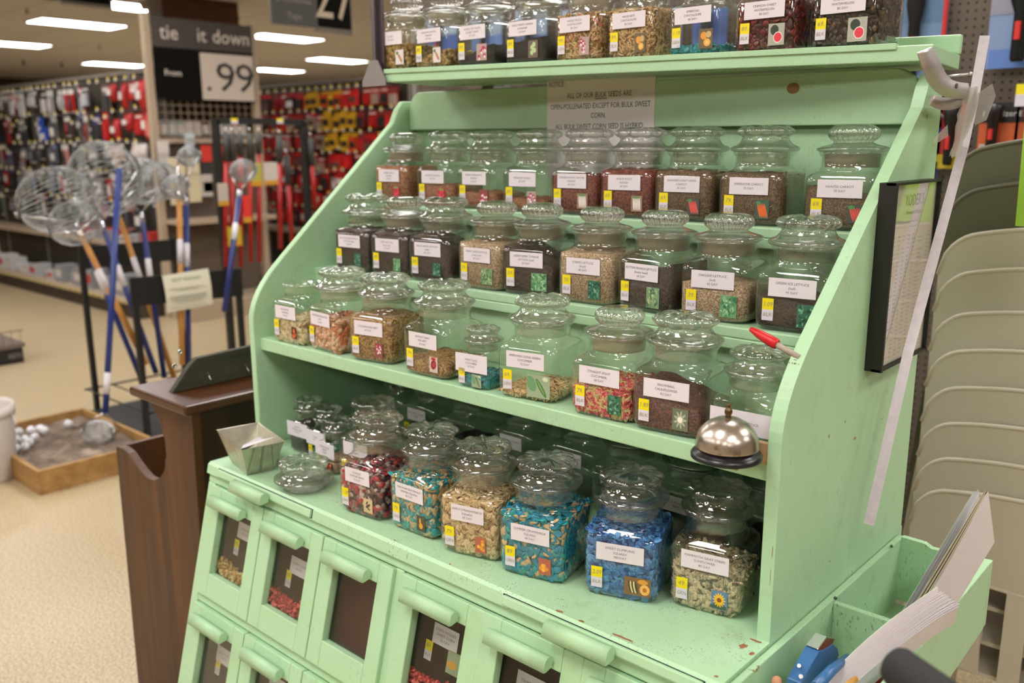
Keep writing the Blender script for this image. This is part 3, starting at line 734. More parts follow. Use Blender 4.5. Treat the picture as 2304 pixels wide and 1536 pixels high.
# small jars and one jar behind the tin, at the left end of the counter
jar((-1.700, 1.178, Z0), 3, .074, 'daisy', ['CLEMSON', 'SPINELESS OKRA', '56 DAY'], None, None, 'small jar beside the left side board behind the tin, dark seeds', 0, ('blackish', .9), 1.2, None, .07, 21)
jar((-1.618, 1.172, Z0), 0, .074, 'daisy', ['CELERY', '105 DAY'], ('69.', 'BLK'), None, 'small jar second from the left side board on the counter', 0, ('green_dust', .3), 1.15, None, .07, 22)
jar((-1.545, 1.142, Z0), -2, .072, 'daisy', ['SWEET BANANA', 'PEPPER', '70 DAY'], ('49.', 'BLK'), ('pepper', .02, .02), 'small jar just behind the loose glass lid, third from the side board', 0, ('tan', .35), 1.1, None, .07, 23)
jar((-1.440, 1.158, Z0), 6, .112, 'daisy', ['DIXIE', 'BEAN', '60 DAY'], ('89.', 'BLK'), None, 'brown-filled jar half hidden behind the red runner bean jar', 0, ('brown', .5), 1.1, None, .07, 24)
# back row in the dark under the shelf
for i, (x, y, pc, tg, lb) in enumerate([(-1.64, 1.42, None, ('89.', 'BLK'), 'leftmost dark jar at the back under the shelf'), (-1.53, 1.42, None, ('89.', 'BLK'), 'second dark jar at the back under the shelf'),
                                   (-1.38, 1.40, None, None, 'third jar from the left in the dark back row under the shelf'), (-1.23, 1.42, ('pepper', .02, .022), ('69.', 'BLK'), 'back row jar under the shelf with a red pepper sticker'),
                                   (-1.07, 1.42, None, None, 'back row jar under the shelf with a pale label, behind the crookneck squash'), (-.93, 1.38, ('white', .02, .022), None, 'back row jar under the shelf just left of the blue seeds'),
                                   (-.78, 1.36, None, None, 'dark empty jar under the shelf behind the blue seeds'), (-.62, 1.36, None, None, 'dark empty jar under the shelf behind the sunflower seeds')]):
    jar((x, y, Z0), 0, .12, 'daisy', ['KENTUCKY WONDER', 'BEAN'] if i not in (2, 7) else None, tg, pc, lb, 0, ('blackish', .35) if i in (2, 6, 7) else None, 1.05, None, .062, 31+i)
# lowest shelf
R1 = [((-1.6996, 1.1883), .5, .12, None, ['CALIFORNIA', 'WONDER', '75 DAY'], ('39.', 'BLK'), ('pepper', .017, .026), ('pale_flat', .50), 'open lidless jar at the left end of the lowest shelf, pale flat seeds'),
      ((-1.5692, 1.1913), -5, .12, 'daisy', ['DIXIE SPECKLED BUTTER', 'LIMA', '76 DAY'], ('99.', 'BLK'), None, ('pink_flat', .66), 'jar of coral and cream flat seeds on the lowest shelf'),
      ((-1.4252, 1.1937), 9, .12, 'daisy', ['CYLINDRA RED BEET', '60 DAY'], ('79.', 'BLK'), ('radish', .02, .03), ('beet', .95), 'jar brim full of brown beet seed clumps, third on the lowest shelf'),
      ((-1.2471, 1.1897), 1, .122, 'daisy', ['DETROIT DARK', 'RED BEET', '60 DAY'], ('79.', 'BLK'), ('beet', .022, .03), ('beet', .28), 'jar with a low layer of beet seeds and a red beet sticker'),
      ((-1.121, 1.167), 5.5, .075, 'daisy', ['SWEET SLICE', 'CUCUMBER', '63 DAY'], ('1.29', 'BLK'), ('cuke', .022, .024), ('teal_small', .30), 'small low jar of teal cucumber seeds between two tall jars'),
      ((-1.0024, 1.1943), 10, .12, 'daisy', ['IMPROVED LONG GREEN', 'CUCUMBER', '72 DAY'], ('69.', 'GRN'), ('cuke', .046, .040), ('slivers', .13, .08), 'jar labelled Improved Long Green Cucumber, nearly empty'),
      ((-.8342, 1.1906), 4, .12, 'ball', ['STRAIGHT EIGHT', 'CUCUMBER', '58 DAY'], ('79.', 'BLK'), ('dkleaf', .024, .032), ('red_slivers', .52, .12), 'jar labelled Straight Eight Cucumber, red and straw coloured seeds'),
      ((-.7121, 1.1933), 6.5, .122, 'daisy', ['SNOWBALL', 'CAULIFLOWER', '82 DAY'], ('1.89', 'BLK'), ('cauli', .026, .034), ('purple', .56, -.25), 'jar labelled Snowball Cauliflower, dark purple seeds'),
      ((-.5793, 1.1795), 3, .10, 'daisy', ['SUMMERTIME LETTUCE'], None, ('dkleaf', .03, .034), None, 'jar labelled Summertime Lettuce behind the call bell, empty')]
for i, ((x, y), yaw, w_, ld, ln, tg, pc, sd, lb) in enumerate(R1):
    jar((x, y, Z1), yaw, w_, ld, ln, tg, pc, lb, 1, sd, 1.0, None, .076, 50+i)
b = MB()      # the coral stained patch inside the second jar
# middle step
L2 = [(-1.6778, 1.3559, 3.5, 'daisy', ['BLACK SEEDED SIMPSON', 'LETTUCE (leaf)', '45 DAY'], 'dkleaf', ('black', .98), 'leftmost jar on the middle step, black lettuce seeds'),
      (-1.5436, 1.3562, 4, 'ball', ['RUBY LETTUCE', '(loose leaf)', '47 DAY'], 'leaf', ('black', .97), 'second jar on the middle step, black lettuce seeds, ball knob lid'),
      (-1.415, 1.3571, 5.5, 'daisy', ['SALAD BOWL LETTUCE', '(leaf)', '45 DAY'], 'dkleaf', ('black', .88, -.35), 'third jar on the middle step, black lettuce seeds sloping right'),
      (-1.2587, 1.3535, 0, 'ball', ['GREAT LAKES LETTUCE', '(crisp head)', '85 DAY'], ('head', .032, .032), ('tan', .98), 'jar of tan lettuce seeds left of the Deer Tongue jar'),
      (-1.1426, 1.3596, 9.5, 'ball', ['GREEN DEER TONGUE', 'LETTUCE (leaf)', '50 DAY'], ('leaf', .034, .034), ('black', .80, -.4), 'jar labelled Green Deer Tongue Lettuce, black seeds'),
      (-.9941, 1.3555, 3, 'ball', ['ICEBERG LETTUCE', '(head)', '80 DAY'], ('dkleaf', .026, .034), ('tan', .98), 'jar labelled Iceberg Lettuce, full of tan seeds'),
      (-.859, 1.3574, -6, 'ball', ['BUTTERCRUNCH LETTUCE', '(butter head)', '68 DAY'], ('head', .028, .036), ('black', .72, .28), 'jar labelled Buttercrunch Lettuce, black seeds rising to the right'),
      (-.7346, 1.3581, 7, 'ball', ['OAKLEAF LETTUCE', '(leaf)', '45 DAY'], ('leaf', .028, .036), ('tan', .62), 'jar labelled Oakleaf Lettuce, tan seeds two thirds full'),
      (-.5967, 1.3578, 6.5, 'daisy', ['GREEN ICE LETTUCE', '(leaf)', '45 DAY'], ('dkleaf', .030, .036), ('black', .50, -.1), 'jar labelled Green Ice Lettuce at the right end of the middle step')]
pt = [('59.', 'BLK'), ('49.', 'BLK'), ('69.', 'BLK'), ('39.', 'BLK'), ('59.', 'BLK'), ('39.', 'BLK'), ('1.09', 'BLK'), ('39.', 'BLK'), ('1.09', 'BLK')]
for i, (x, y, yaw, ld, ln, pc, sd, lb) in enumerate(L2):
    jar((x, y, Z2), yaw, .121, ld, ln, pt[i], pc, lb, 2, sd, .98, None, .074, 70+i)
# upper step
L3 = [(-1.7089, 2, 'ball', ['CHERRY BELLE', 'RADISH', '22 DAY'], 'redradish', ('red_brown', .96), 'leftmost jar on the upper step, red-brown radish seeds'),
      (-1.5535, 2, 'daisy', ['CHAMPION RADISH', '25 DAY'], 'redradish', ('brown', .50), 'second jar on the upper step, half full of brown seeds'),
      (-1.4182, 1, 'daisy', ['FRENCH BREAKFAST', 'RADISH', '25 DAY'], ('radish', .024, .03), ('brown', .36), 'third jar on the upper step, red and white radish sticker'),
      (-1.2773, 3, 'daisy', ['SPARKLER RADISH', '25 DAY'], ('turnip', .024, .03), ('brown', .26), 'fourth jar on the upper step, low layer of brown seeds'),
      (-1.1429, 2, 'daisy', ['CHINESE WHITE WINTER', 'RADISH', '60 DAY'], ('white', .026, .03), ('dark_red', .84), 'fifth jar on the upper step, white winter radish sticker'),
      (-1.0166, 4, 'daisy', ['WHITE ICICLE', 'RADISH', '28 DAY'], ('white', .024, .03), ('dark_red', .98), 'sixth jar on the upper step, full of dark red seeds'),
      (-.8897, 5, 'daisy', ["DANVER'S HALF LONG", 'CARROT', '76 DAY'], ('pinkcarrot', .024, .03), ('carrot', .98), "jar labelled Danver's Half Long Carrot on the upper step"),
      (-.7531, 3, 'daisy', ['IMPERATOR CARROT', '75 DAY'], ('carrot', .024, .032), ('carrot', .95), 'jar labelled Imperator Carrot on the upper step'),
      (-.5954, 6, 'ball', ['NANTES CARROT', '70 DAY'], ('pinkcarrot', .028, .03), ('carrot', .62, -.18), 'jar labelled Nantes Carrot at the right end of the upper step')]
for i, (x, yaw, ld, ln, pc, sd, lb) in enumerate(L3):
    jar((x, 1.510, Z3), yaw, .12, ld, ln, ('69.' if i != 7 else '79.', 'BLK'), pc, lb, 3, sd, .95, None, .072, 90+i)

# ------------------------------------------------------------------ top shelf on its posts, with jars
sa, sb = Vector((-1.6625, 1.41, 1.7174)), Vector((-.4924, 1.54, 1.7011))
sd_ = sb-sa; syaw = math.atan2(sd_.y, sd_.x); stilt = -math.atan2(sd_.z, math.hypot(sd_.x, sd_.y)); SLn = sd_.length
TS = Matrix.Translation(sa) @ Matrix.Rotation(syaw, 4, 'Z') @ Matrix.Rotation(stilt, 4, 'Y')
sh = thing('display_shelf', 'mint green top shelf board holding the highest row of jars', 'shelf', tuple(sa))
sh.matrix_world = TS
b = MB(); b.box(0, SLn, 0, .225, -.025, 0); b.obj('shelf_board', PAINT, sh, bevel=.002)
b = MB(); b.box(.0, SLn-.055, -.004, .012, -.006, .004); b.obj('front_strip', PAINT, sh, bevel=.001)
b = MB(); b.box(0, SLn+.002, .21, .225, 0, .034); b.obj('back_lip', PAINT, sh, bevel=.004)
for xx in (.12, SLn-.22):
    b = MB(); b.box(xx, xx+.03, .232+(.03 if xx < 1 else 0), .262+(.03 if xx < 1 else 0), -1.68, .02); b.box(xx, xx+.03, .215, .27, -.055, -.026); b.obj('post', GREY, sh)
RX4 = [-1.6563, -1.538, -1.4154, -1.2847, -1.1592, -1.0386, -0.9076, -0.7739, -0.6406]
L4 = [(3, ['SALSIFY', '120 DAY'], ('root', .026, .032), ('chunks', .60), 'leftmost jar on the top shelf, tan seed bits'),
      (0, ['HOLLOW CROWN', 'PARSNIP', '95 DAY'], ('root', .024, .032), ('chunks', .28, .2), 'second jar on the top shelf, parsnip sticker'),
      (0, ['PURPLE TOP WHITE', 'GLOBE TURNIP', '55 DAY'], ('turnip', .03, .034), ('blackish', .30, .30), 'third jar on the top shelf, low black seeds, turnip sticker'),
      (0, ['EARLY WHITE VIENNA', 'KOHLRABI', '55 DAY'], ('kohl', .026, .034), ('blackish', .52, .1), 'fourth jar on the top shelf, black seeds, pale green kohlrabi sticker'),
      (0, ['HONEY ROCK', 'CANTALOUPE', '85 DAY'], ('turnip', .024, .034), ('canta_pink', .99), 'jar labelled Honey Rock Cantaloupe on the top shelf'),
      (0, ['HALES BEST', 'CANTALOUPE', '80 DAY'], ('canta', .024, .034), ('cantaloupe', .99), 'jar labelled Hales Best Cantaloupe on the top shelf'),
      (0, ['AMBROSIA', 'CANTALOUPE', '86 DAY'], ('canta', .028, .034), ('teal_small', .16), 'jar labelled Ambrosia Cantaloupe, a thin layer of teal seeds'),
      (0, ['CRIMSON SWEET', 'WATERMELON', '85 DAY'], ('melon', .030, .036), ('dark_red_flat', .86), 'top shelf jar of dark red watermelon seeds'),
      (0, ['SUGAR BABY', 'WATERMELON', '80 DAY'], ('melon', .032, .038), ('dark_brown_flat', .99), 'rightmost jar on the top shelf, dark brown watermelon seeds')]
p4 = [('89.', 'BLK')]*4+[('99.', 'GRN'), ('99.', 'BLK'), ('1.19', 'GRN'), ('89.', 'BLK'), ('69.', 'BLK')]
RY4 = [1.4787, 1.4918, 1.5055, 1.52, 1.5339, 1.5473, 1.5619, 1.5802, 1.595]
for i, (yaw, ln, pc, sd, lb) in enumerate(L4):
    k = (RX4[i]-sa.x)/(sb.x-sa.x)
    jar((RX4[i], RY4[i], sa.z+(sb.z-sa.z)*k+.0005), yaw, .112 if i < 7 else .119, 'ball' if i in (0, 1, 4) else 'daisy', ln, p4[i], pc, lb, 4, sd, 1.0, None, .076, 110+i)

# grey steel bracket and strip at the shelf's left end
br = thing('shelf_bracket', 'grey steel upright strip with a triangular foot at the top shelf end', 'bracket', (-1.692, 1.404, 1.6865))
b = MB(); b.box(-.006, .006, .0, .012, 0, 1.58); b.box(-.004, .022, .012, .016, 0, 1.58); b.obj('upright', mat('dull_steel', '6a6064', .4, .8), br)
b = MB(); b.prism([(-.042, -.003, -.002), (.042, -.003, -.002), (.042, -.003, .012), (.014, -.003, .056), (-.010, -.003, .056), (-.042, -.003, .010)], (0, .003, 0)); b.obj('gusset', mat('grey_plate', '8a8280', .45, .3), br)

# ------------------------------------------------------------------ notice on the upper board
NW, NH = .286, .215
ztop_ = AY(1370, 173, 1.605).z; zc_ = ztop_-NH/2
nt_ = MB(); nt_.box(-NW/2, NW/2, -.0006, 0, -NH/2, NH/2)
for t, yy, al, x in (('NOTICE:', 189, 'L', -NW/2+.004), ('ALL OF OUR BULK SEEDS ARE', 211, 'C', .0), ('OPEN-POLLENATED EXCEPT FOR BULK SWEET', 236, 'C', 0), ('CORN.', 258, 'C', 0), ('ALL BULK SWEET CORN SEED IS HYBRID.', 283, 'C', 0)):
    sz = .0160; k = .74 if al == 'L' else min(.80, NW*.93/text_w(t, sz)); ny = AY(1370 if al == 'C' else 1264, yy, 1.605).z-zc_-sz*.35
    put_text(nt_, t, Matrix.Translation((x, -.001, ny)) @ FRONT, sz, 1, al, k)
    if 'BULK SEEDS' in t:
        a0 = -text_w(t, sz)*k/2+text_w('ALL OF OUR ', sz)*k; a1 = a0+text_w('BULK', sz)*k; nt_.box(a0, a1, -.0011, -.0006, ny-.004, ny-.0026, 1)
o = nt_.obj('paper_notice', [mat('notice_paper', 'e6e2dc', .6), mat('notice_ink', '2a2a28', .7)], None, (-1.192, 1.6055, zc_))
tag(o, 'white printed notice about bulk seeds taped to the upper board', 'notice')
# ------------------------------------------------------------------ call bell on its plywood bracket
bc = AY(1634, 1030, 1.068)
bl = thing('call_bell', 'dull nickel call bell with a rusty patch on a black base', 'bell', tuple(bc))
M, nt, b_ = new_mat('worn_nickel'); tc = nt.nodes.new('ShaderNodeTexCoord'); n = noise(nt, tc, 28, 4)
r = ramp(nt, n.outputs['Fac'], [(.60, lin('c0b6aa')), (.68, lin('907050')), (.78, lin('6a4428'))]); nt.links.new(r.outputs['Color'], b_.inputs['Base Color'])
b_.inputs['Metallic'].default_value = .95; b_.inputs['Roughness'].default_value = .27
b = MB(); b.lathe([(.044, 0), (.0485, .002), (.0490, .006), (.046, .010), (.040, .012), (.0385, .016), (.036, .018), (0, .018)], 40); b.obj('bell_base', mat('black_enamel', '17161a', .28), bl)
b = MB(); b.lathe([(.040, .0155), (.0432, .0165), (.0435, .019), (.0425, .0225), (.0425, .026), (.0405, .034), (.0355, .043), (.027, .051), (.016, .0565), (.006, .058), (0, .0582)], 48); b.obj('dome', M, bl)
b = MB(); b.lathe([(.0035, .0575), (.0045, .059), (.0035, .061), (.0045, .063), (.0055, .0665), (.0048, .070), (.0026, .072), (.0022, .075), (.0042, .076), (.0042, .0775), (0, .078)], 20); b.obj('plunger', mat('brown_brass', '6a5238', .35, .9), bl)
pb = MB(); pb.box(bc.x-.045, bc.x+.046, 1.1145, 1.1245, bc.z-.014, bc.z+.016); pb.box(bc.x-.03, bc.x+.028, 1.045, 1.1145, bc.z-.005, bc.z-.0002)
o = pb.obj('bell_bracket', wood_mat('plywood', 'a8845c', 'c8a880', .6, (6, 60, 60))); tag(o, 'small pale plywood bracket under the call bell on the shelf front', 'bracket')
# ------------------------------------------------------------------ pen stuck into the side board
ph = AX(1794, 802, -.517); pe = AD(1689, 740, 1.30); d = (pe-ph).normalized()
pen = thing('ballpoint_pen', 'clear ballpoint pen with a red cap stuck in a dirty hole in the side board', 'pen')
b = MB(); b.tube([ph-d*.004, pe-d*.030], .0046, 10); b.obj('barrel', mat('smoky_barrel', 'a89888', .25), pen)
b = MB(); b.tube([pe-d*.048, pe-d*.046, pe-d*.036, pe-d*.016, pe], [.0062, .0078, .0080, .0066, .0034], 14); b.obj('cap', mat('red_cap', 'c8141c', .35), pen)
hs = MB(); nrm = Vector((0, -.6618, .7496)); tv = Vector((0, .7496, .6618))
for k in range(16): a = 2*PI*k/16; hs.v.append(tuple(ph+nrm*.0012+Vector((1, 0, 0))*.0065*math.cos(a)+tv*.0075*math.sin(a)))
hs.f.append(list(range(16))); hs.m.append(0); hs.s.append(False); part('pen_hole', hs, mat('hole_dark', '1c0f0c', .9), bevel=0)
hs = MB(); rr = random.Random(5)
for k in range(26):
    x = rr.uniform(-.0075, .0075); a = rr.uniform(-.012, .004) if k % 4 else -.014; L = rr.uniform(.006, .034)*(1-abs(x)*40); w2 = rr.uniform(.0003, .0008)
    p = ph+nrm*.0008+Vector((x, 0, 0))+tv*a
    hs.add([tuple(p+Vector((-w2, 0, 0))), tuple(p+Vector((w2, 0, 0))), tuple(p+tv*L+Vector((w2*.3, 0, 0))), tuple(p+tv*L-Vector((w2*.3, 0, 0)))], [(0, 1, 2, 3)])
part('pen_scratches', hs, mat('scratch_brown', '6a5030', .9), bevel=0)
# ------------------------------------------------------------------ black sign holder on the side board
fh = thing('sign_holder', 'black edged sign holder with a printed price list on the cabinet side', 'sign holder', (-.49, 1.497, 1.345))
y0, y1, z0, z1 = -.106, .112, -.146, .146
b = MB(); b.box(-.0145, -.004, y0, y1, z0, z1); b.box(-.004, .012, y0, y0+.006, z0, z1); b.box(-.004, .010, y1-.005, y1, z0, z1); b.box(-.004, .010, y0, y1, z0, z0+.004); b.box(-.004, .010, y0, y1, z1-.004, z1)
b.obj('frame', BLACK, fh)
b = MB(); b.box(-.004, .003, y0+.006, y1-.005, z0+.004, z1-.004, 0)
SIDE = Matrix(((0, 0, 1, 0), (1, 0, 0, 0), (0, 1, 0, 0), (0, 0, 0, 1)))   # card facing +X
put_text(b, 'YODER\'S', Matrix.Translation((.0035, .004, .108)) @ SIDE, .026, 1, 'C', .85)
put_text(b, 'Homestead Markets', Matrix.Translation((.0035, .004, .094)) @ SIDE, .0105, 2, 'C', .8)
rr = random.Random(3)
for k in range(30):
    z = .060-k*.0066
    for c, (ya, wd) in enumerate(((-.088, .024), (-.055, .012), (-.034, .010), (-.014, .014), (.010, .012), (.036, .030), (.078, .018))):
        if rr.random() < .9: L = wd*rr.uniform(.5, 1); b.box(.003, .0034, ya, ya+L, z, z+.0022, 3)
for ya, wd in ((-.02, .05), (-.01, .03)): b.box(.003, .0034, ya, ya+wd, .082-.008*(ya > -.015), .0835-.008*(ya > -.015), 3)
b.obj('price_list', [mat('list_paper', 'cfc9bf', .6), M_('3c5a44'), M_('4a4a44'), M_('9a948c')], fh)
b = MB(); b.box(.004, .0055, y0+.006, y1-.005, z0+.004, z1-.004); b.obj('cover', glass_thin('clear_cover', (.97, .97, .96)), fh)
# ------------------------------------------------------------------ aluminium hanger bar with a fork, wrapped in plastic
XB = -.462
hb = thing('forked_hanger', 'bright aluminium flat bar with a curved fork end hung beside the cabinet', 'hanger', (0, 0, 0))
def strip(mb, pts, wd, th, X, m=0):
    """flat bar following a path in the YZ plane; width lies in that plane, thickness along X"""
    L, R_ = [], []
    for i, p in enumerate(pts):
        a = pts[max(0, i-1)]; c = pts[min(len(pts)-1, i+1)]; t = Vector((c[0]-a[0], c[1]-a[1])).normalized(); nn = Vector((-t.y, t.x)); w2 = (wd[i] if isinstance(wd, list) else wd)/2
        L.append((X, p[0]+nn.x*w2, p[1]+nn.y*w2)); R_.append((X, p[0]-nn.x*w2, p[1]-nn.y*w2))
    mb.prism(L+R_[::-1], (th, 0, 0), m)
q = [AX(x, y, XB) for x, y in ((1955, 1180), (2044, 790), (2168, 330), (2192, 215), (2216, 80))]
b = MB(); R = []
for i, p in enumerate(q):
    tg = (q[min(i+1, len(q)-1)]-q[max(0, i-1)]).normalized(); vd = (Vector(CAM)-p).normalized(); wv = tg.cross(vd).normalized()*.0078; nv = wv.cross(tg).normalized()*.003
    R.append([tuple(p-wv), tuple(p+wv), tuple(p+wv-nv), tuple(p-wv-nv)])
b.rings(R, 0, False); b.obj('bar', ALU, hb)
def lerp_path(pts, n):
    out = []
    for i in range(len(pts)-1):
        for k in range(n): out.append(pts[i].lerp(pts[i+1], k/n))
    return out+[pts[-1]]
# fork arm: a band whose broad side turns, sweeping from the shelf end down round to the bar
ring = []
ctr = [(2083, 112, -.44, 16), (2098, 148, -.44, 20), (2112, 178, -.45, 21), (2131, 196, -.455, 20), (2155, 203, -.462, 19), (2180, 204, -.462, 17)]
def band(ctr_, th):
    R = []
    def cr(p0, p1, p2, p3, t): return tuple(.5*((2*p1[i])+(-p0[i]+p2[i])*t+(2*p0[i]-5*p1[i]+4*p2[i]-p3[i])*t*t+(-p0[i]+3*p1[i]-3*p2[i]+p3[i])*t**3) for i in range(4))
    L_ = [ctr_[0]]+list(ctr_)+[ctr_[-1]]; ctr_ = [cr(L_[i], L_[i+1], L_[i+2], L_[i+3], k/5) for i in range(len(L_)-3) for k in range(5)]+[ctr_[-1]]
    for x, y, X, hw in ctr_:
        c = AX(x, y, X)
        i_ = ctr_.index((x, y, X, hw)); a = ctr_[max(0, i_-1)]; e = ctr_[min(len(ctr_)-1, i_+1)]
        dx, dy = e[0]-a[0], e[1]-a[1]; l = math.hypot(dx, dy); nx, ny = -dy/l, dx/l
        p1 = AX(x+nx*hw, y+ny*hw, X); p2 = AX(x-nx*hw, y-ny*hw, X)
        R.append([tuple(p1), tuple(p2), tuple(p2+Vector((-th, 0, 0))), tuple(p1+Vector((-th, 0, 0)))])
    return R
ALB = mat('bent_aluminium', 'd0c8c6', .42, .75)
b = MB(); b.rings(band(ctr, .003), 0, True); b.obj('fork_arm', ALB, hb)
ctr2 = [(2098, 224, -.485, 12), (2118, 232, -.48, 14), (2140, 233, -.475, 14), (2165, 230, -.466, 10)]
b = MB(); b.rings(band(ctr2, .003), 0, True); b.obj('fork_arm', ALB, hb)
b = MB(); hc = AX(2152, 193, XB+.0035); b.tube([hc+Vector((-.0005, 0, 0)), hc+Vector((.0012, 0, 0))], .0042, 14); b.obj('rivet_hole', mat('hole_grey', '5a5450', .6), hb)
rr = random.Random(11); WRAP = frosted('clear_packing_tape', 'd8d0c8', .38)
pw = MB(); c0 = AX(2188, 195, XB); c1 = AX(2146, 352, XB)
R = []
for k in range(15):
    c = c0.lerp(c1, k/14); ring = []; rad = .016+.013*math.sin(PI*min(1, k/11))+(.006 if k > 12 else 0)
    for i in range(14):
        a = 2*PI*i/14; r_ = rad*rr.uniform(.82, 1.15); ring.append((c.x+.002+r_*.32*math.cos(a), c.y+r_*math.sin(a), c.z+rr.uniform(-.003, .003)))
    R.append(ring)
pw.rings(R, 0, True, None, False, False)
o = pw.obj('tape_wrap', WRAP, hb)
pw = MB(); A = [AX(x, y, XB+.004) for x, y in ((2186, 215), (2234, 188), (2236, 215), (2226, 270), (2196, 282), (2180, 262))]
pw.add([tuple(p+Vector((rr.uniform(-.006, .006), 0, 0))) for p in A], [(0, 1, 2, 5), (5, 2, 3, 4)]); A = [AX(x, y, XB+.003) for x, y in ((2132, 280), (2112, 300), (2098, 318), (2108, 322), (2134, 306))]
pw.obj('tape_flap', WRAP, hb); pw = MB(); pw.add([tuple(p) for p in A], [(0, 1, 2, 3, 4)]); pw.obj('tape_flap', WRAP, hb)
nl = MB(); a = AX(2104, 176, -.505); nl.tube([a, a+Vector((.055, -.004, .004))], .0024, 8); nl.ball(tuple(a+Vector((.055, -.004, .004))), .0032, 8, 6)
tag(nl.obj('nail', STEEL), 'steel nail in the cabinet side carrying the aluminium hanger', 'nail')

# ------------------------------------------------------------------ side tray with stationery
tr = thing('side_tray', 'worn mint green wooden tray box fixed along the cabinet right side', 'tray', (0, 0, 0))
b = MB(); b.prism([(-.503, .90, .60), (-.503, 1.625, .70), (-.503, 1.625, .842), (-.503, .90, .846)], (.011, 0, 0)); b.obj('inner_board', PAINT_WORN, tr, bevel=.0015)
b = MB(); b.prism([(-.354, .90, .60), (-.354, 1.13, .66), (-.354, 1.33, .705), (-.354, 1.612, .716), (-.354, 1.612, .843), (-.354, .90, .843)], (.012, 0, 0)); b.obj('outer_board', PAINT_CHIP, tr, bevel=.0015)
b = MB(); b.prism([(-.492, 1.612, .72), (-.342, 1.612, .72), (-.342, 1.612, .842), (-.405, 1.612, .838), (-.408, 1.612, .832), (-.418, 1.612, .838), (-.44, 1.612, .837), (-.452, 1.612, .843), (-.492, 1.612, .844)], (0, .012, 0)); b.obj('end_board', PAINT_WORN, tr)
b = MB(); b.box(-.492, -.354, 1.305, 1.316, .70, .838); b.obj('divider', PAINT_WORN, tr, bevel=.0015)
b = MB(); b.box(-.492, -.354, .90, 1.612, .70, .712); b.obj('tray_floor', PAINT_CHIP, tr)
for x, y, X in ((2006, 1228, -.491), (1880, 1345, -.491)):
    p = AX(x, y, X); b = MB(); b.ball(tuple(p), .003, 10, 6); b.obj('screw', M_('6a6a68', .3, .9), tr)
# brochures: stacks of thin leaves standing in the tray and fanned at their tips
def brochure(name, label, A_, B_, W_, nleaf, fan, cols, seed, depthv, curl=.0):
    """A_ lower end and B_ upper end of the visible long edge; leaves run from there along W_ into the tray"""
    rr = random.Random(seed); t = thing(name, label, 'brochure', (0, 0, 0)); A_, B_, W_, dv = Vector(A_), Vector(B_), Vector(W_), Vector(depthv)
    def leaf(mb, k, th, m):
        off = dv*(k/nleaf); sh_ = rr.uniform(-.004, .004); pts = []
        N = 10
        ed, bk_ = [], []
        for i in range(N+1):
            u = i/N; sp = off*(1+fan*u**2.5)+dv*(abs(fan)*.45*math.sin(PI*min(1, u*1.1))*(k/nleaf)); p = A_.lerp(B_, u)+(B_-A_).normalized()*sh_*u+sp+W_.normalized()*(-curl*math.sin(PI*u))
            ed.append(p); bk_.append(p+W_-sp*.6)
        o = len(mb.v)
        for p in ed+bk_: mb.v.append(tuple(p))
        for p in ed+bk_: mb.v.append(tuple(p+dv.normalized()*th))
        n2 = 2*(N+1)
        for i in range(N):
            mb.f.append([o+i, o+i+1, o+N+2+i, o+N+1+i]); mb.f.append([o+n2+i+1, o+n2+i, o+n2+N+1+i, o+n2+N+2+i]); mb.f.append([o+i+1, o+i, o+n2+i, o+n2+i+1]); mb.f.append([o+N+1+i, o+N+2+i, o+n2+N+2+i, o+n2+N+1+i]); mb.m += [m]*4; mb.s += [False]*4
        mb.f.append([o, o+N+1, o+n2+N+1, o+n2]); mb.f.append([o+N, o+n2+N, o+n2+2*N+1, o+2*N+1]); mb.m += [m]*2; mb.s += [False]*2
    c = MB(); leaf(c, 0, .0006, 0); c.obj('cover', cols[0], t)
    c = MB()
    for k in range(1, nleaf): leaf(c, k, .0005, 0 if k > nleaf-3 else k % 3 % (len(cols)-1))
    c.obj('pages', cols[1:], t)
    return t
PG1 = M_('d8d2d4', .6); PG2 = M_('c0bcc0', .6); MINT = M_('c8dccc', .45)
brochure('brochure', 'thick white brochure with a pale mint cover leaning out of the rear tray compartment', AX(1990, 1440, -.425), AX(2192, 1103, -.33), (.010, .03, -.09), 13, -.55, [MINT, PG1, PG2, M_('b8b4b8')], 4, (.018, -.004, .004))
brochure('brochure', 'cream and black edged catalogue behind the mint brochure in the tray', AX(2020, 1420, -.395), AX(2212, 1108, -.305), (.012, .03, -.085), 10, -.5, [M_('cfc9c4'), PG1, M_('c8b070'), M_('3a302a')], 5, (.012, -.003, .003))
brochure('brochure', 'open white catalogue lying across the front tray compartment', AX(1800, 1590, -.44), AX(2105, 1322, -.335), (.012, .012, -.045), 24, .5, [M_('d6e0d2', .45), PG1, M_('dccac6'), PG1], 6, (.024, -.006, -.008), .012)
# stapler
st = thing('stapler', 'blue and chrome stapler standing open in the front tray compartment', 'stapler', (0, 0, 0))
XS = -.455
def poly(mb, pix, X, th, m=0): mb.prism([tuple(AX(x, y, X)) for x, y in pix], (th, 0, 0), m)
b = MB(); poly(b, [(1845, 1437), (1856, 1448), (1858, 1462), (1838, 1500), (1815, 1536), (1800, 1570), (1768, 1570), (1770, 1524), (1812, 1452), (1822, 1450)], XS, .020); b.obj('top_arm', mat('blue_enamel', '3a6a9c', .35), st, bevel=.0015)
b = MB(); poly(b, [(1834, 1422), (1852, 1426), (1846, 1438), (1832, 1456), (1818, 1455), (1812, 1450)], XS+.001, .018); b.obj('nose', CHROME, st, bevel=.001)
b = MB(); poly(b, [(1858, 1458), (1862, 1462), (1836, 1505), (1815, 1528), (1818, 1516)], XS+.003, .014); poly(b, [(1862, 1470), (1866, 1474), (1835, 1520), (1812, 1545), (1815, 1535)], XS+.002, .015); b.obj('magazine', mat('staple_rail', 'b0aca8', .25, .9), st)
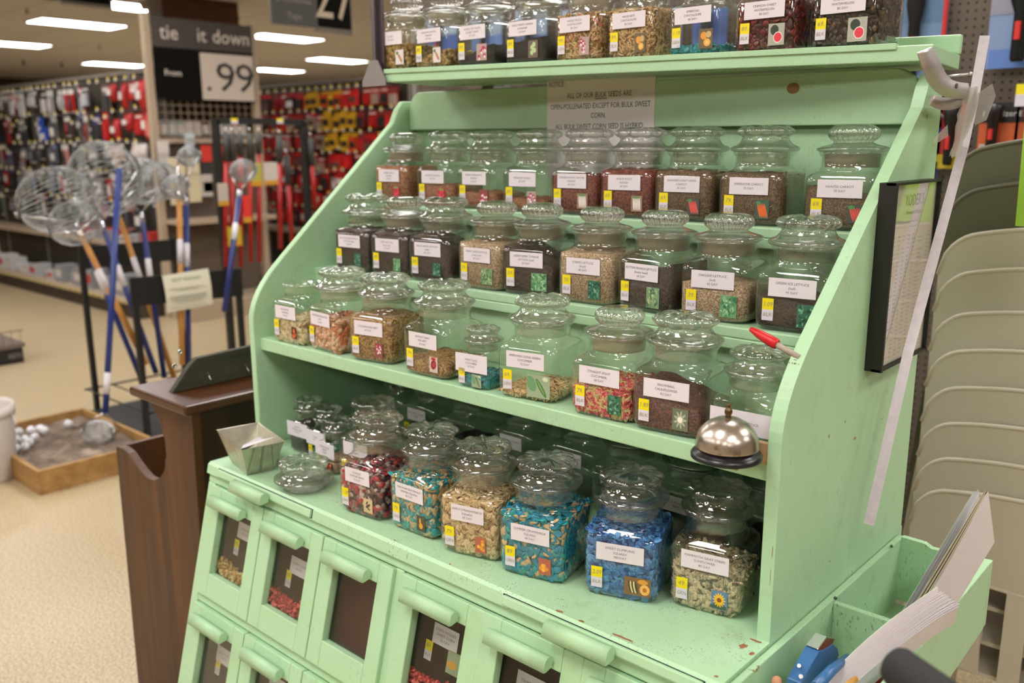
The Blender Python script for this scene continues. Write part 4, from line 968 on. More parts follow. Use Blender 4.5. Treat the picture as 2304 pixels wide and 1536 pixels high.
b = MB(); b.tube([AX(1907, 1478, XS+.045), AX(1870, 1508, XS+.043), AX(1835, 1545, XS+.04)], [.005, .0075, .008], 12); b.obj('base_arm', mat('blue_enamel_b', '3a6a9c', .3), st)
b = MB(); b.tube([AX(1802, 1521, XS-.001), AX(1802, 1521, XS+.022)], .003, 10); b.tube([AX(1798, 1497, XS-.001), AX(1798, 1497, XS+.0212)], .0025, 10); b.obj('rivet', CHROME, st)
b = MB(); b.tube([AX(1930, 1560, -.39), AX(1960, 1532, -.388), AX(2045, 1490, -.385)], [.013, .013, .0125], 14); tag(b.obj('marker_pen', mat('red_marker', '98161a', .35)), 'fat red marker lying in the tray under the open catalogue', 'marker')
b = MB(); b.tube([AX(1880, 1560, -.372), AX(1925, 1527, -.372)], .0042, 6); tag(b.obj('pencil', mat('pencil_yellow', 'd8a040', .5)), 'yellow pencil beside the red marker in the tray', 'pencil')
b = MB(); b.ball(tuple(AX(1748, 1533, -.47)), .008, 10, 8); tag(b.obj('eraser', mat('eraser_tan', 'c08868', .6)), 'small tan eraser showing at the bottom beside the blue stapler', 'eraser')
# crumpled clear bag and yellow card at the back of the tray
b = MB(); rr = random.Random(8); c = AX(2150, 1300, -.375)
R = []
for k in range(7):
    R.append([(c.x+rr.uniform(.6, 1)*.016*math.cos(2*PI*i/9), c.y+.06+rr.uniform(.6, 1)*.05*math.sin(2*PI*i/9), .712+k*.021) for i in range(9)])
b.rings(R, 0, True); tag(b.obj('plastic_bag', frosted('bag_film', '8a8a84', .5)), 'crumpled clear plastic bag at the back end of the tray', 'bag')
b = MB(); b.box(-.40, -.362, 1.598, 1.602, .76, .825); b2 = b; tag(b.obj('seed_packet', mat('packet_yellow', 'b8b020', .5)), 'small yellow packet in the far end of the tray', 'packet')

# ------------------------------------------------------------------ tin pan with paper slips, loose lid
pn = thing('loaf_pan', 'tapered dull tin loaf pan on the counter corner', 'pan', (-1.705, 1.022, .8505), math.radians(-13))
TIN = mat('dull_tin', 'bcb8a8', .36, .85, .15, 40)
def tap(hx, hy, z): return [(-hx, -hy, z), (hx, -hy, z), (hx, hy, z), (-hx, hy, z)]
b = MB(); b.rings([tap(.052, .030, 0), tap(.083, .047, .070), tap(.085, .049, .071), tap(.0835, .0475, .0705), tap(.0505, .0285, .002)], 0, False, None, True, True); b.obj('pan_body', TIN, pn)
b = MB(); b.prism([(.085, -.001, .071), (.0845, .004, .0711), (.054, .002, .002), (.0535, -.002, .002)], (.0004, 0, 0)); b.add([(.0838, -.020, .066), (.0838, -.018, .067), (.0545, -.029, .003), (.0542, -.030, .004)], [(0, 1, 2, 3)]); b.add([(.0838, .020, .066), (.0838, .018, .067), (.0545, .029, .003), (.0542, .030, .004)], [(0, 1, 2, 3)]); b.obj('fold_seam', mat('seam_grey', 'a29e90', .4, .8), pn)
ps = MB(); ps.prism([(-.0, -.036, .030), (.062, -.040, .066), (.066, .030, .078), (.05, .008, .073), (.045, .004, .079), (.01, -.020, .055)], (-.0015, .004, .0), 0)
o = ps.obj('paper_slip', mat('slip_white', 'dcd6da', .6), None, (-1.705, 1.022, .8505)); o.rotation_euler = (0, 0, math.radians(-13)); tag(o, 'white paper slips standing in the tin loaf pan', 'paper')
b = lid_mesh('daisy', 1.04, 1.0); zz = min(v[2] for v in b.v)
b.v = [(x, y, (z-zz) if z-zz > .024 else (z-zz)*.55+.0108) for x, y, z in b.v]; zz = min(v[2] for v in b.v); b.v = [(x, y, z-zz) for x, y, z in b.v]
o = b.obj('loose_lid', [LIDGLASS, LIDGLASS], None, (-1.512, 1.026, .8508)); tag(o, 'loose scalloped glass jar lid lying on the counter beside the tin', 'lid')
# seeds lying in the bins behind the glass
for i, (kind, di, lb) in enumerate((('kernels', 0, 'amber kernels heaped in the leftmost upper bin'), ('red_kernels', 1, 'red treated kernels in the second upper bin'), ('red_kernels', 3, 'red kernels in the bin under the squash jars'))):
    x0 = door_x[di]; sh_, cols, wt, n = BIG[kind]; rr = random.Random(i); b = MB(); d = seed_shape(sh_)
    for k in range(430):
        u, v_ = rr.random(), rr.random(); zz = rr.random()*(.030+.006*math.sin(u*9+i))*(1 if v_ < .5 else .8)
        P = SP(x0+.014+u*.176, .241-zz, -.016-v_*.024)
        T = Matrix.Translation(P) @ Matrix.Rotation(rr.uniform(0, 6), 4, Vector((rr.random(), rr.random(), rr.random()+.1))) @ Matrix.Diagonal((d[0], d[1], d[2], 1))
        b.add(_sphere, _sf, rr.choices(range(len(wt)), wt)[0], True, T)
    tag(b.obj('seeds', cols), lb, 'seeds', None, 'stuff')

# ------------------------------------------------------------------ brown wooden store bin left of the cabinet
bn = thing('wooden_bin', 'dark brown stained wooden store bin with a scooped front corner', 'bin', (0, 0, 0))
BRW = wood_mat('brown_stained_wood', '341c0a', '603a16', .5, (26, 26, 1.6)); BRD = wood_mat('dark_stained_wood', '1c0e05', '3a200c', .45, (22, 22, 3))
pr_ = [(-2.415, .0), (-1.985, .0), (-1.955, .926), (-2.185, .926), (-2.16, .90), (-2.125, .865), (-2.108, .82), (-2.108, .775), (-2.125, .735), (-2.155, .708), (-2.19, .692), (-2.225, .689), (-2.26, .700), (-2.29, .715), (-2.325, .735), (-2.36, .742), (-2.398, .738)]
b = MB(); b.prism([(x, 1.02, z) for x, z in pr_], (0, .024, 0)); b.obj('end_panel', BRW, bn, bevel=.003)
b = MB(); b.prism([(x, 1.62, z) for x, z in pr_], (0, .024, 0)); b.obj('end_panel', BRW, bn)
b = MB(); b.prism([(-1.985, 1.044, 0), (-1.985, 1.62, 0), (-1.957, 1.62, .926), (-1.957, 1.044, .926)], (-.02, 0, 0)); b.obj('side_panel', BRD, bn)
b = MB(); b.box(-2.414, -2.396, 1.044, 1.62, .02, .735); b.obj('front_panel', BRW, bn)
b = MB(); b.box(-2.13, -2.11, 1.044, 1.62, .45, .926); b.box(-2.396, -2.13, 1.044, 1.62, .45, .46); b.obj('inner_panel', BRD, bn)
b = MB(); b.box(-2.215, -1.93, .99, 1.66, .926, .950); b.obj('bin_top', wood_mat('bin_top_wood', '361c0c', '522e14', .3, (22, 2, 22)), bn, bevel=.006)
rr = random.Random(2)
for i, (x, z, lb) in enumerate(((-2.25, .765, 'crumpled white paper in the scoop of the brown bin, left one'), (-2.16, .755, 'crumpled white paper in the scoop of the brown bin, right one'))):
    b = MB(); R = []
    for k in range(6):
        rad = .045*math.sin(PI*(k+.4)/6.2); R.append([(x+rad*rr.uniform(.7, 1.1)*math.cos(2*PI*j/9), 1.12+rad*rr.uniform(.7, 1.1)*math.sin(2*PI*j/9), .46+ (z-.46)*k/5) for j in range(9)])
    b.rings(R, 0, False); tag(b.obj('crumpled_paper', M_('dcd8d0', .7)), lb, 'paper')
# weathered board with eyelets leaning along the bin's top
wb = thing('weathered_board', 'weathered dark plank with nails standing along the top of the brown bin', 'board', (0, 0, 0))
b = MB(); b.prism([(-2.085, 1.03, .950), (-2.085, 1.085, 1.012), (-2.085, 1.105, 1.026), (-2.085, 1.62, 1.045), (-2.085, 1.62, .950)], (.018, 0, 0), 0, Matrix.Translation((0, 0, 0))); b.obj('plank', wood_mat('weathered_wood', '26241a', '4a4636', .7, (20, 2, 20)), wb, bevel=.002)
b = MB()
for y in (1.13, 1.24): b.tube([(-2.068, y, .985), (-2.045, y-.004, .970)], .0016, 6)
b.obj('nail', STEEL, wb)
for x, y in ((405, 791), (392, 823)):
    p = AX(x, y, -2.09); b = MB(); b.lathe([(.0035, -.002), (.006, -.002), (.006, .002), (.0035, .002), (.0035, -.002)], 14, 0, Matrix.Translation(p) @ Matrix.Rotation(PI/2, 4, 'Y')); b.obj('eyelet', CHROME, wb)

# ------------------------------------------------------------------ sand box with golf balls, bucket
TRYW = wood_mat('pine', '8a6434', 'b08a52', .55, (3, 22, 22))
sbx = thing('sand_box', 'shallow pine box of gravel on the floor for trying tools', 'box', (-4.6, 1.70, 0))
X0, X1, Y0, Y1 = -.44, .44, -.29, .29
b = MB(); b.box(X1-.02, X1, Y0, Y1, 0, .115); b.box(X0, X0+.02, Y0, Y1, 0, .115); b.box(X0+.02, X1-.02, Y0, Y0+.02, 0, .115); b.box(X0+.02, X1-.02, Y1-.02, Y1, 0, .115); b.obj('box_frame', TRYW, sbx)
M, nt, b_ = new_mat('gravel'); tc = nt.nodes.new('ShaderNodeTexCoord'); n = noise(nt, tc, 9, 4); n3 = noise(nt, tc, 45, 2)
r = ramp(nt, n.outputs['Fac'], [(.35, lin('55483c')), (.55, lin('7a6a5a')), (.7, lin('a08c7c'))]); nt.links.new(r.outputs['Color'], b_.inputs['Base Color'])
bp = nt.nodes.new('ShaderNodeBump'); bp.inputs['Distance'].default_value = .02; nt.links.new(n3.outputs['Fac'], bp.inputs['Height']); nt.links.new(bp.outputs['Normal'], b_.inputs['Normal']); b_.inputs['Roughness'].default_value = .9
gv = MB(); N = 26
for j in range(N+1):
    for i in range(N+1): gv.v.append((X0+.02+(X1-X0-.04)*i/N, Y0+.02+(Y1-Y0-.04)*j/N, .075+.006*math.sin(i*1.7+j)+.006*math.sin(j*2.1-i*.6)))
for j in range(N):
    for i in range(N): gv.f.append([j*(N+1)+i, j*(N+1)+i+1, (j+1)*(N+1)+i+1, (j+1)*(N+1)+i]); gv.m.append(0); gv.s.append(True)
o = gv.obj('gravel_bed', M, None, (-4.6, 1.70, 0)); tag(o, 'brown gravel filling the shallow pine box', 'gravel', None, 'stuff')
GB = mat('golf_ball_white', 'dcdce0', .4); first = None
balls = [(30, 985), (45, 1000), (35, 970), (60, 985), (75, 968), (40, 960), (92, 966), (67, 998), (88, 940 + 30), (102, 966), (28, 1006), (35, 1008), (55, 1004), (152, 953)]
px_ = [(22, 975), (42, 971), (70, 967), (90, 964), (100, 968), (78, 983), (56, 988), (66, 994), (36, 988), (26, 1003), (34, 1008), (56, 1004), (154, 953)]
for i, (x, y) in enumerate(px_):
    p = AZ(x, y, .106)
    lb = 'single white golf ball lying apart near the middle of the pine box' if i == 12 else 'white golf ball, %s from the left in the cluster by the bucket' % ORD[sorted(range(12), key=lambda k: px_[k][0]).index(i)]
    if first is None:
        b = MB(); b.ball((0, 0, 0), .0215, 16, 12); first = tag(b.obj('golf_ball', GB, None, p), lb, 'ball', 'golf balls in the pine box'); continue
    c = first.copy(); COL.objects.link(c); c.location = p; c['label'] = lb
bp_ = AZ(-28, 1075, 0)
bk = thing('bucket', 'white plastic bucket with a wire handle at the left edge', 'bucket', (bp_.x, bp_.y, 0))
b = MB(); b.lathe([(.125, 0), (.13, .01), (.148, .30), (.148, .31), (.154, .312), (.154, .345), (.151, .347), (.151, .362), (.148, .362), (.144, .34), (.126, .02), (0, .018)], 32); b.obj('pail', mat('bucket_white', 'ccc4be', .45), bk)
b = MB(); rt = Vector(tuple(RT)); rt.z = 0; rt.normalize()
b.tube([tuple(rt*.157+Vector((0, 0, .33))), tuple(rt*.175+Vector((0, 0, .25))), tuple(rt*.20+Vector((0, 0, .17))), tuple(rt*.172+Vector((.02, -.02, .10)))], .002, 6); b.obj('bail', STEEL, bk)

# ------------------------------------------------------------------ gatherer tools in their black rack
rk = thing('tool_rack', 'black steel floor rack holding wire cage nut gatherers', 'rack', (0, 0, 0))
XK = -4.5
P_ = lambda x, y: AX(x, y, XK)
b = MB(); a, c = P_(290, 632), P_(540, 607); a2, c2 = P_(290, 692), P_(540, 674)
b.prism([(XK, 2.07, .745), (XK, 2.71, .70+.02), (XK, 2.71, .875), (XK, 2.07, .893)], (.012, 0, 0)); b.obj('front_band', BLACKM, rk)
for x, y, zt_ in ((XK, 2.09, .88), (XK, 2.69, .87), (-5.25, 2.15, 1.0), (-5.25, 2.72, 1.0)):
    b = MB(); b.box(x-.014, x+.014, y-.014, y+.014, 0, zt_); b.obj('leg', BLACKM, rk)
b = MB()
for z in (.16,):
    for y in (2.10, 2.25, 2.40, 2.55, 2.69): b.tube([(-5.25, y, z), (XK, y, z)], .005, 6)
    for x in (-5.25, XK): b.tube([(x, 2.09, z), (x, 2.7, z)], .006, 6)
b.obj('wire_floor', BLACKM, rk)
b = MB(); b.box(-5.25, XK, 2.09, 2.7, .004, .03); b.obj('base_tray', mat('rubber_tray', '1c1d1e', .6), rk)
b = MB(); b.box(-5.262, -5.25, 2.15, 2.72, .86, .99); b.obj('rear_band', BLACKM, rk)
# paper sign clipped to the band
ss = MB(); N = 8; w_, h_ = .265, .20
for j in range(N+1):
    for i in range(2): ss.v.append((.012*math.sin(j/N*PI)*1.0+.002, (i-.5)*w_+.01*j/N, (.5-j/N)*h_+(i*.012)))
for j in range(N): ss.f.append([2*j, 2*j+2, 2*j+3, 2*j+1]); ss.m.append(0); ss.s.append(True)
put_text(ss, 'NUT WIZARD', Matrix.Translation((.010, 0, h_*.30)) @ SIDE, .030, 1, 'C', .9)
for k, (z, L) in enumerate(((.022, .20), (.012, .12), (-.018, .21), (-.028, .21), (-.038, .19), (-.048, .15), (-.078, .21))): ss.box(.0155, .016, -L/2, L/2, z, z+.004, 2)
o = ss.obj('paper_sign', [mat('sign_cream', 'd4d0ba', .6), M_('6a8a58'), M_('a8a898')], None, tuple(P_(417, 655)+Vector((.016, 0, 0)))); tag(o, 'curled cream paper sign clipped to the black tool rack', 'sign')
CAGE = mat('cage_wire', '9a9c9c', .35, .8)
def cage(mb, c, r, ax, el=1.15, nw=38, m=0):
    """wire cage: loops of wire running from pole to pole"""
    ax = Vector(ax).normalized(); x = ax.orthogonal().normalized(); y = ax.cross(x); c = Vector(c)
    for k in range(nw):
        a = 2*PI*k/nw; e = x*math.cos(a)+y*math.sin(a)
        mb.tube([tuple(c+ax*(-math.cos(PI*t/9))*r*el+e*math.sin(PI*t/9)*r) for t in range(10)], .0018, 4, m)
    for s in (-1, 1): mb.tube([tuple(c+ax*s*r*el*.97), tuple(c+ax*s*r*el*1.08)], .018, 8, m)
def gatherer(lb, px_c, rp, px_top, px_bot, hcol, X, el=1.15, grip=True):
    c = AX(*px_c, X); d_ = (c-Vector(CAM)).dot(Vector(FW)); r = rp/F_PX*d_; top = AX(*px_top, X); bot = AX(*px_bot, X+.25 if px_bot[1] > 560 else X)
    t = thing('nut_gatherer', lb, 'nut gatherer', (0, 0, 0), 0, 'wire cage nut gatherers')
    dirv = (c-top); ax = Vector((dirv.z*.2+.15, 1, .35 if px_c[0] < 300 else .2))
    b = MB(); cage(b, c, r, ax, el); b.obj('wire_cage', CAGE, t)
    ax = ax.normalized(); b = MB(); b.tube([tuple(c+ax*r*el*1.05), tuple((c+ax*r*el*1.12).lerp(top, .6)), tuple(top)], .005, 6); b.tube([tuple(c-ax*r*el*1.05), tuple((c-ax*r*el*1.12).lerp(top, .6)), tuple(top)], .005, 6); b.tube([tuple(top), tuple(top.lerp(bot, .06))], .016, 8); b.obj('wire_fork', CHROME, t)
    b = MB(); b.tube([tuple(top), tuple(bot)], .0155, 10); b.obj('handle', HC[hcol], t)
    b = MB(); b.tube([tuple(top.lerp(bot, .28)), tuple(top.lerp(bot, .42))], .0165, 10); b.obj('handle_label', M_('c8c4c8'), t)
HC = {'blue': mat('blue_handle', '1c2c6a', .35), 'bright': mat('bright_blue_handle', '1a3274', .35), 'wood': wood_mat('ash_handle', 'a06c28', 'c89048', .4, (20, 20, 2))}
gatherer('largest wire cage gatherer at the left of the rack', (128, 450), 74, (172, 500), (330, 880), 'blue', -5.0)
gatherer('big round wire cage gatherer standing highest in the rack', (238, 402), 84, (228, 500), (352, 840), 'blue', -4.95, .95)
gatherer('medium wire cage gatherer on a wooden handle, front left', (168, 502), 50, (178, 520), (330, 820), 'wood', -4.75)
gatherer('wire cage gatherer with a blue handle left of the beige post', (322, 408), 52, (318, 478), (370, 850), 'blue', -4.95)
gatherer('clear wire gatherer overlapping the beige post, wooden handle', (360, 408), 42, (262, 470), (392, 850), 'wood', -5.0)
gatherer('small wire gatherer over the paper sign, tan handle', (425, 352), 22, (403, 432), (410, 820), 'wood', -4.7)
gatherer('small wire gatherer right of the tan handled one', (395, 420), 26, (418, 440), (425, 830), 'blue', -4.7)
gatherer('small wire gatherer among the red loppers', (548, 384), 26, (540, 430), (505, 700), 'blue', -4.6)
# the one in use: blue pole, its cage down in the gravel
pu = thing('nut_gatherer', 'bright blue pole gatherer standing head down in the gravel box', 'nut gatherer', (0, 0, 0), 0, 'wire cage nut gatherers')
XU = -4.35
b = MB(); b.tube([tuple(AX(268, 380, XU-.25)), tuple(AX(237, 930, XU))], .0155, 10); b.obj('handle', HC['bright'], pu)
b = MB(); b.tube([tuple(AX(242, 838, XU-.04)), tuple(AX(239, 886, XU-.02))], .0166, 10); b.obj('handle_label', M_('c8c4c8'), pu)
gc = AZ(222, 972, .12); b = MB(); cage(b, gc, .062, (1, .9, 0), 1.3); b.obj('wire_cage', STEEL, pu)
b = MB(); h0 = AX(237, 928, XU); b.tube([tuple(h0), tuple(gc+Vector((.09, .075, .02)))], .004, 6); b.tube([tuple(h0), tuple(gc-Vector((.09, .075, -.02)))], .004, 6); b.obj('wire_fork', CHROME, pu)

# ------------------------------------------------------------------ tall black hanging frame with red loppers
XT = -5.35
tf = thing('hanging_frame', 'tall black square tube frame hung with red handled tools', 'rack', (0, 0, 0))
a, c = AX(484, 272, XT), AX(682, 274, XT); ztp = (a.z+c.z)/2
for y in (a.y, c.y):
    b = MB(); b.box(XT-.02, XT+.02, y-.02, y+.02, 0, ztp); b.obj('post', BLACKM, tf)
b = MB(); b.box(XT-.02, XT+.02, a.y, c.y, ztp-.02, ztp+.02); b.obj('top_bar', BLACKM, tf)
b = MB(); b.box(XT-.25, XT+.25, a.y-.02, a.y+.02, 0, .03); b.box(XT-.25, XT+.25, c.y-.02, c.y+.02, 0, .03); b.obj('foot', BLACKM, tf)
b = MB(); b.tube([(XT, a.y, ztp-.09), (XT, c.y, ztp-.09)], .004, 6); b.obj('hook_rail', STEEL, tf)
for x in (527, 630):
    b = MB(); p = AX(x, 272, XT+.022); b.box(0, .002, -.025, .025, 0, .017, 0); b.box(0, .002, -.025, .025, -.017, 0, 1); b.obj('price_tag', [YELLOW, WHITE], tf, p)
REDT = mat('red_tool_steel', 'a01412', .4); GRIP = mat('grey_grip', '34332f', .6)
for i, (x, yt, ym, yb, dx) in enumerate(((508, 300, 362, 600, 0), (522, 300, 362, 600, 0), (540, 300, 350, 600, 2), (562, 300, 360, 590, 2), (582, 300, 345, 590, 2), (628, 305, 365, 560, 3), (645, 350, 415, 545, 12), (698, 310, 372, 470, 12))):
    t = thing('bolt_cutter', 'red handled tool with a dark grip hanging in the black frame, %s from the left' % ORD[i], 'cutter', (0, 0, 0), 0, 'red handled cutters on the frame')
    X = XT+.03
    p0, p1, p2 = AX(x, yt, X), AX(x+dx*.3, ym, X), AX(x+dx, yb, X)
    b = MB(); b.tube([tuple(p0), tuple(p1)], .021, 10); b.obj('grip', GRIP, t)
    b = MB(); b.tube([tuple(p1), tuple(p2)], .016, 10); b.obj('handle', REDT, t)
    b = MB(); b.tube([tuple(p0), tuple(p0+Vector((0, 0, .03))), tuple(p0+Vector((-.03, 0, .045)))], .004, 6); b.obj('hook', CHROME, t)
for i, (x0, y0_, x1, y1_, c1, lb) in enumerate(((488, 412, 515, 462, 'b8aca0', 'white tag hanging left in the black frame'), (592, 365, 625, 415, 'c4bcb0', 'white curved card in the black frame'), (562, 366, 590, 418, 'b0a840', 'yellow green card in the black frame'), (545, 440, 566, 500, 'd83028', 'bright red label card low in the black frame'), (510, 510, 545, 552, 'b8a020', 'yellow label low in the black frame'))):
    p, q_ = AX(x0, y0_, XT+.06), AX(x1, y1_, XT+.06); b = MB(); b.box(0, .003, 0, q_.y-p.y, q_.z-p.z, 0, 0); b.box(.003, .004, 0, q_.y-p.y, (q_.z-p.z), (q_.z-p.z)*.8, 1)
    tag(b.obj('hang_card', [M_(c1), M_('c89020')], None, p), lb, 'card', 'cards in the black frame')

# ------------------------------------------------------------------ left aisle: long shelving unit with pegboard
PEG = mat('dark_pegboard', '3a352c', .7)
def gondola(name, label, x0, x1, yf, yb, ztop, parts_):
    t = thing(name, label, 'shelving', ((x0+x1)/2, yb, 0)); T = Matrix.Translation((-(x0+x1)/2, -yb, 0))
    def P(nm, mb, m_): o = mb.obj(nm, m_, t); o.location = (-(x0+x1)/2, -yb, 0); return o
    b = MB(); b.box(x0, x1, yf+.03, yb, 0, .13); P('kick_base', b, mat('kick_brown', '3c3026', .6))
    b = MB(); b.box(x0, x1, yf, yb, .13, .16); P('deck', b, BEIGE)
    b = MB(); b.box(x0, x1, yb, yb+.03, .16, ztop); P('pegboard', b, PEG)
    b = MB(); b.box(x0, x1, yb-.01, yb+.04, ztop, ztop+.03); P('top_rail', b, GREY)
    for x in parts_: b = MB(); b.box(x-.02, x+.02, yb-.012, yb+.04, 0, ztop+.03); P('upright', b, GREY)
    b = MB(); b.box(x0, x1, yf+.22, yb, .62, .64); b.box(x0, x1, yf+.215, yf+.22, .60, .645); P('shelf', b, BEIGE)
    b = MB()
    x = x0+.1
    while x < x1-.1: b.box(x, x+.05, yf-.004, yf, .135, .158); x += .13
    o = P('price_strip', b, M_('c8b850')); o['kind'] = 'stuff'
    return t
YP = 4.15
gondola('shelving_unit', 'long grey aisle shelving unit with pegboard at far left', -12.6, -7.93, 3.67, YP, 2.22, (-12.2, -11.0, -9.8, -8.6))
# hooks with price tags and the packages hung on them
hk = MB(); hk.tube([(0, 0, 0), (0, -.20, 0), (0, -.215, .012)], .0035, 5, 2); hk.box(-.015, .015, -.222, -.218, -.012, .008, 1); hk.box(-.015, .015, -.222, -.218, .008, .026, 0)
HOOK = None
def hook(loc, lb, group):
    global HOOK
    if HOOK is None:
        HOOK = tag(hk.obj('peg_hook', [M_('e0c830'), M_('dcd6cc'), STEEL], None, loc), lb, 'hook', group); return HOOK
    c = HOOK.copy(); COL.objects.link(c); c.location = loc; c['label'] = lb; c['group'] = group; return c
_pk = {}
def package(loc, w_, h_, kind, c1, c2, lb, group, name='blister_package'):
    """hang card with a raised blister or a soft bag"""
    key = (round(w_, 3), round(h_, 3), kind, c1, c2)
    if key not in _pk:
        b = MB(); b.box(-w_/2, w_/2, -.004, 0, -h_, 0, 0)
        if kind == 'blister':
            R = []
            for z, k, y in ((-h_*.94, .80, -.004), (-h_*.92, .76, -.028), (-h_*.45, .76, -.034), (-h_*.36, .70, -.004)):
                pass
            b.prism([(-w_*.38, -.004, -h_*.93), (w_*.38, -.004, -h_*.93), (w_*.38, -.004, -h_*.42), (w_*.28, -.004, -h_*.34), (-w_*.28, -.004, -h_*.34), (-w_*.38, -.004, -h_*.42)], (0, -.024, 0), 1)
            b.box(-w_*.4, w_*.4, -.0055, -.004, -h_*.2, -h_*.1, 2)
        elif kind == 'bag':
            R = []
            for k in range(7):
                t = k/6; z = -h_*t; d_ = .004+.05*math.sin(PI*min(1, t*1.05))**.8; ww = w_*(.5-.03*math.sin(9*t)); R.append([(-ww, -.004, z), (-ww*.6, -.004-d_*.8, z-.006), (ww*.1, -.004-d_, z), (ww*.7, -.004-d_*.7, z+.006), (ww, -.004, z)])
            b.rings(R[::-1], 1, True); b.box(-w_*.5, w_*.5, -.012, -.004, -h_*.28, 0, 0); b.box(-w_*.28, w_*.24, -.062, -.05, -h_*.62, -h_*.34, 2)
        elif kind == 'long':
            b.tube([(-w_*.1, -.018, -h_*.3), (-w_*.05, -.02, -h_*.62), (0, -.02, -h_*.98)], [.010, .014, .008], 8, 1); b.box(-w_*.5, w_*.5, -.008, -.004, -h_*.22, 0, 2)
            b.box(-w_*.5, w_*.5, -.008, -.004, -h_, -h_*.94, 2)
        else:
            b.box(-w_/2, w_/2, -.035, -.004, -h_, -h_*.22, 1); b.box(-w_*.4, w_*.4, -.037, -.035, -h_*.8, -h_*.45, 2)
        lab = {'d': 'd'}
        o = b.obj(name, [M_(c1), M_(c2), M_(PK3.get(c1, 'c8c4c0'))], None, loc); _pk[key] = o
        return tag(o, lb, 'package', group)
    c = _pk[key].copy(); COL.objects.link(c); c.location = loc; c['label'] = lb; c['group'] = group; c.name = name; return c
PK3 = {'b01818': 'd8d0cc', 'c8181a': '5a4038', 'd0a018': '2a1c10', '9c1014': '6a5048', 'b8b8b8': '40404a'}
CN = {'8a8a88': 'grey', 'a8a8a4': 'pale grey', '3a3a3c': 'charcoal', '1c1c1e': 'black', 'b01818': 'red', '2048a0': 'blue', 'c8c4be': 'white', '7c6a5c': 'brown', 'b87870': 'pinkish', '4a6a50': 'green', '4c3a70': 'purple', '6c8098': 'blue-grey'}
rr = random.Random(21)
zr = [2.16, 1.88, 1.60, 1.32, 1.04]
rowname = ['top', 'second', 'third', 'fourth', 'fifth']
plan = {0: ['a8a8a4', 'c8c4be', '8a8a88', '4c3a70', '8a8a88', 'b87870', 'b87870', 'a8a8a4', '8a8a88', '3a3a3c', '1c1c1e', '8a8a88', 'a8a8a4', 'b01818', 'b01818', 'b01818', 'b01818', '3a3a3c', '7c6a5c', 'b01818', 'b01818', 'b01818', 'b01818', 'b01818', 'b01818']}
keys = ['8a8a88', '3a3a3c', '1c1c1e', '7c6a5c', 'b87870', '4a6a50', '4c3a70', '6c8098', '3a3a3c', '1c1c1e', 'b01818', 'a8a8a4']
for r_ in range(5):
    x = -12.05; i = 0
    while x < -8.02:
        w_ = rr.choice([.09, .11, .13, .16]); h_ = rr.choice([.16, .20, .24, .27]); jz = rr.choice([0, 0, 0, -.05, -.09, .02]) if r_ else 0
        near = x > -9.0
        if near and r_ < 2: c1 = 'b01818'; kind = 'bag' if i % 3 else 'blister'; c2 = rr.choice(['b8a8a4', 'b02020', 'b02020'])
        elif near and r_ == 2: c1 = 'c8c4be'; kind = 'bag'; c2 = rr.choice(['c0a898', 'c8c0bc'])
        elif r_ == 0: c1 = plan[0][i % 25]; kind = rr.choice(['blister', 'long', 'long']); c2 = rr.choice(['8a8a90', 'a8a8ac', '3a3a3c', 'c0b8b8'])
        elif r_ == 1 and 9 <= i <= 10: c1 = c2 = '2048a0'; kind = 'box'
        else:
            c1 = rr.choice(keys); kind = rr.choice(['blister', 'long', 'long', 'blister', 'box']); c2 = rr.choice(['6a6a70', '7a7c80', '2c2c30', '98949a', '4a4a50', '8a2020', '222226'])
        xx = x+w_/2
        package((xx, YP-rr.choice([.06, .10, .14]), zr[r_]-.03+jz), w_, h_, kind, c1, c2, '%s %s, %s row of the left aisle, %s from far end' % (CN[c1], {'bag': 'bag', 'long': 'tool card', 'blister': 'blister card', 'box': 'boxed card'}[kind], rowname[r_], ORD[min(i, 25)]), 'packages on the left aisle pegboard')
        hook((xx, YP, zr[r_]-.01+jz), 'peg hook and tag, %s row of the left aisle, %s from far end' % (rowname[r_], ORD[min(i, 25)]), 'peg hooks of the left aisle')
        x += w_+.03+(.09 if rr.random() < .22 else 0); i += 1
# goods on the low shelf and deck
rr = random.Random(5)
for i in range(16):
    x = -11.7+i*.235; h_ = rr.uniform(.08, .2); c = rr.choice(['a8a8a8', '8a8a8c', '2a2a2c', 'b8b4b0', '6a3a34', 'c8c4c0']); b = MB(); w_ = rr.uniform(.12, .2)
    if i % 3: b.box(-w_/2, w_/2, -.09, .09, 0, h_, 0); b.box(-w_*.4, w_*.4, -.0915, -.09, h_*.3, h_*.7, 1)
    else: b.lathe([(w_*.42, 0), (w_*.45, .01), (w_*.45, h_*.8), (w_*.2, h_*.9), (w_*.2, h_), (0, h_)], 16); 
    tag(b.obj('stock_box', [M_(c), M_('b03028' if i % 2 else 'c8c0b8')], None, (x, 3.86, .16)), 'stock item on the low deck of the left aisle, %s from far end' % ORD[i], 'stock', 'stock on the left aisle deck')
# wire ring goods deeper on the middle shelf
for i in range(9):
    x = -10.1+i*.24; b = MB(); h_ = .06+.03*(i % 3); b.box(-.085, .085, -.08, .08, 0, h_, 0); b.box(-.06, .06, -.0815, -.08, .01, h_-.01, 1)
    tag(b.obj('stock_box', [M_(['c8c4c0', '9a9a9c', 'b83430'][i % 3]), M_('8a8488')], None, (x, 4.03, .64)), 'small box on the middle shelf of the left aisle, %s from far end' % ORD[i], 'stock', 'boxes on the left aisle shelf')

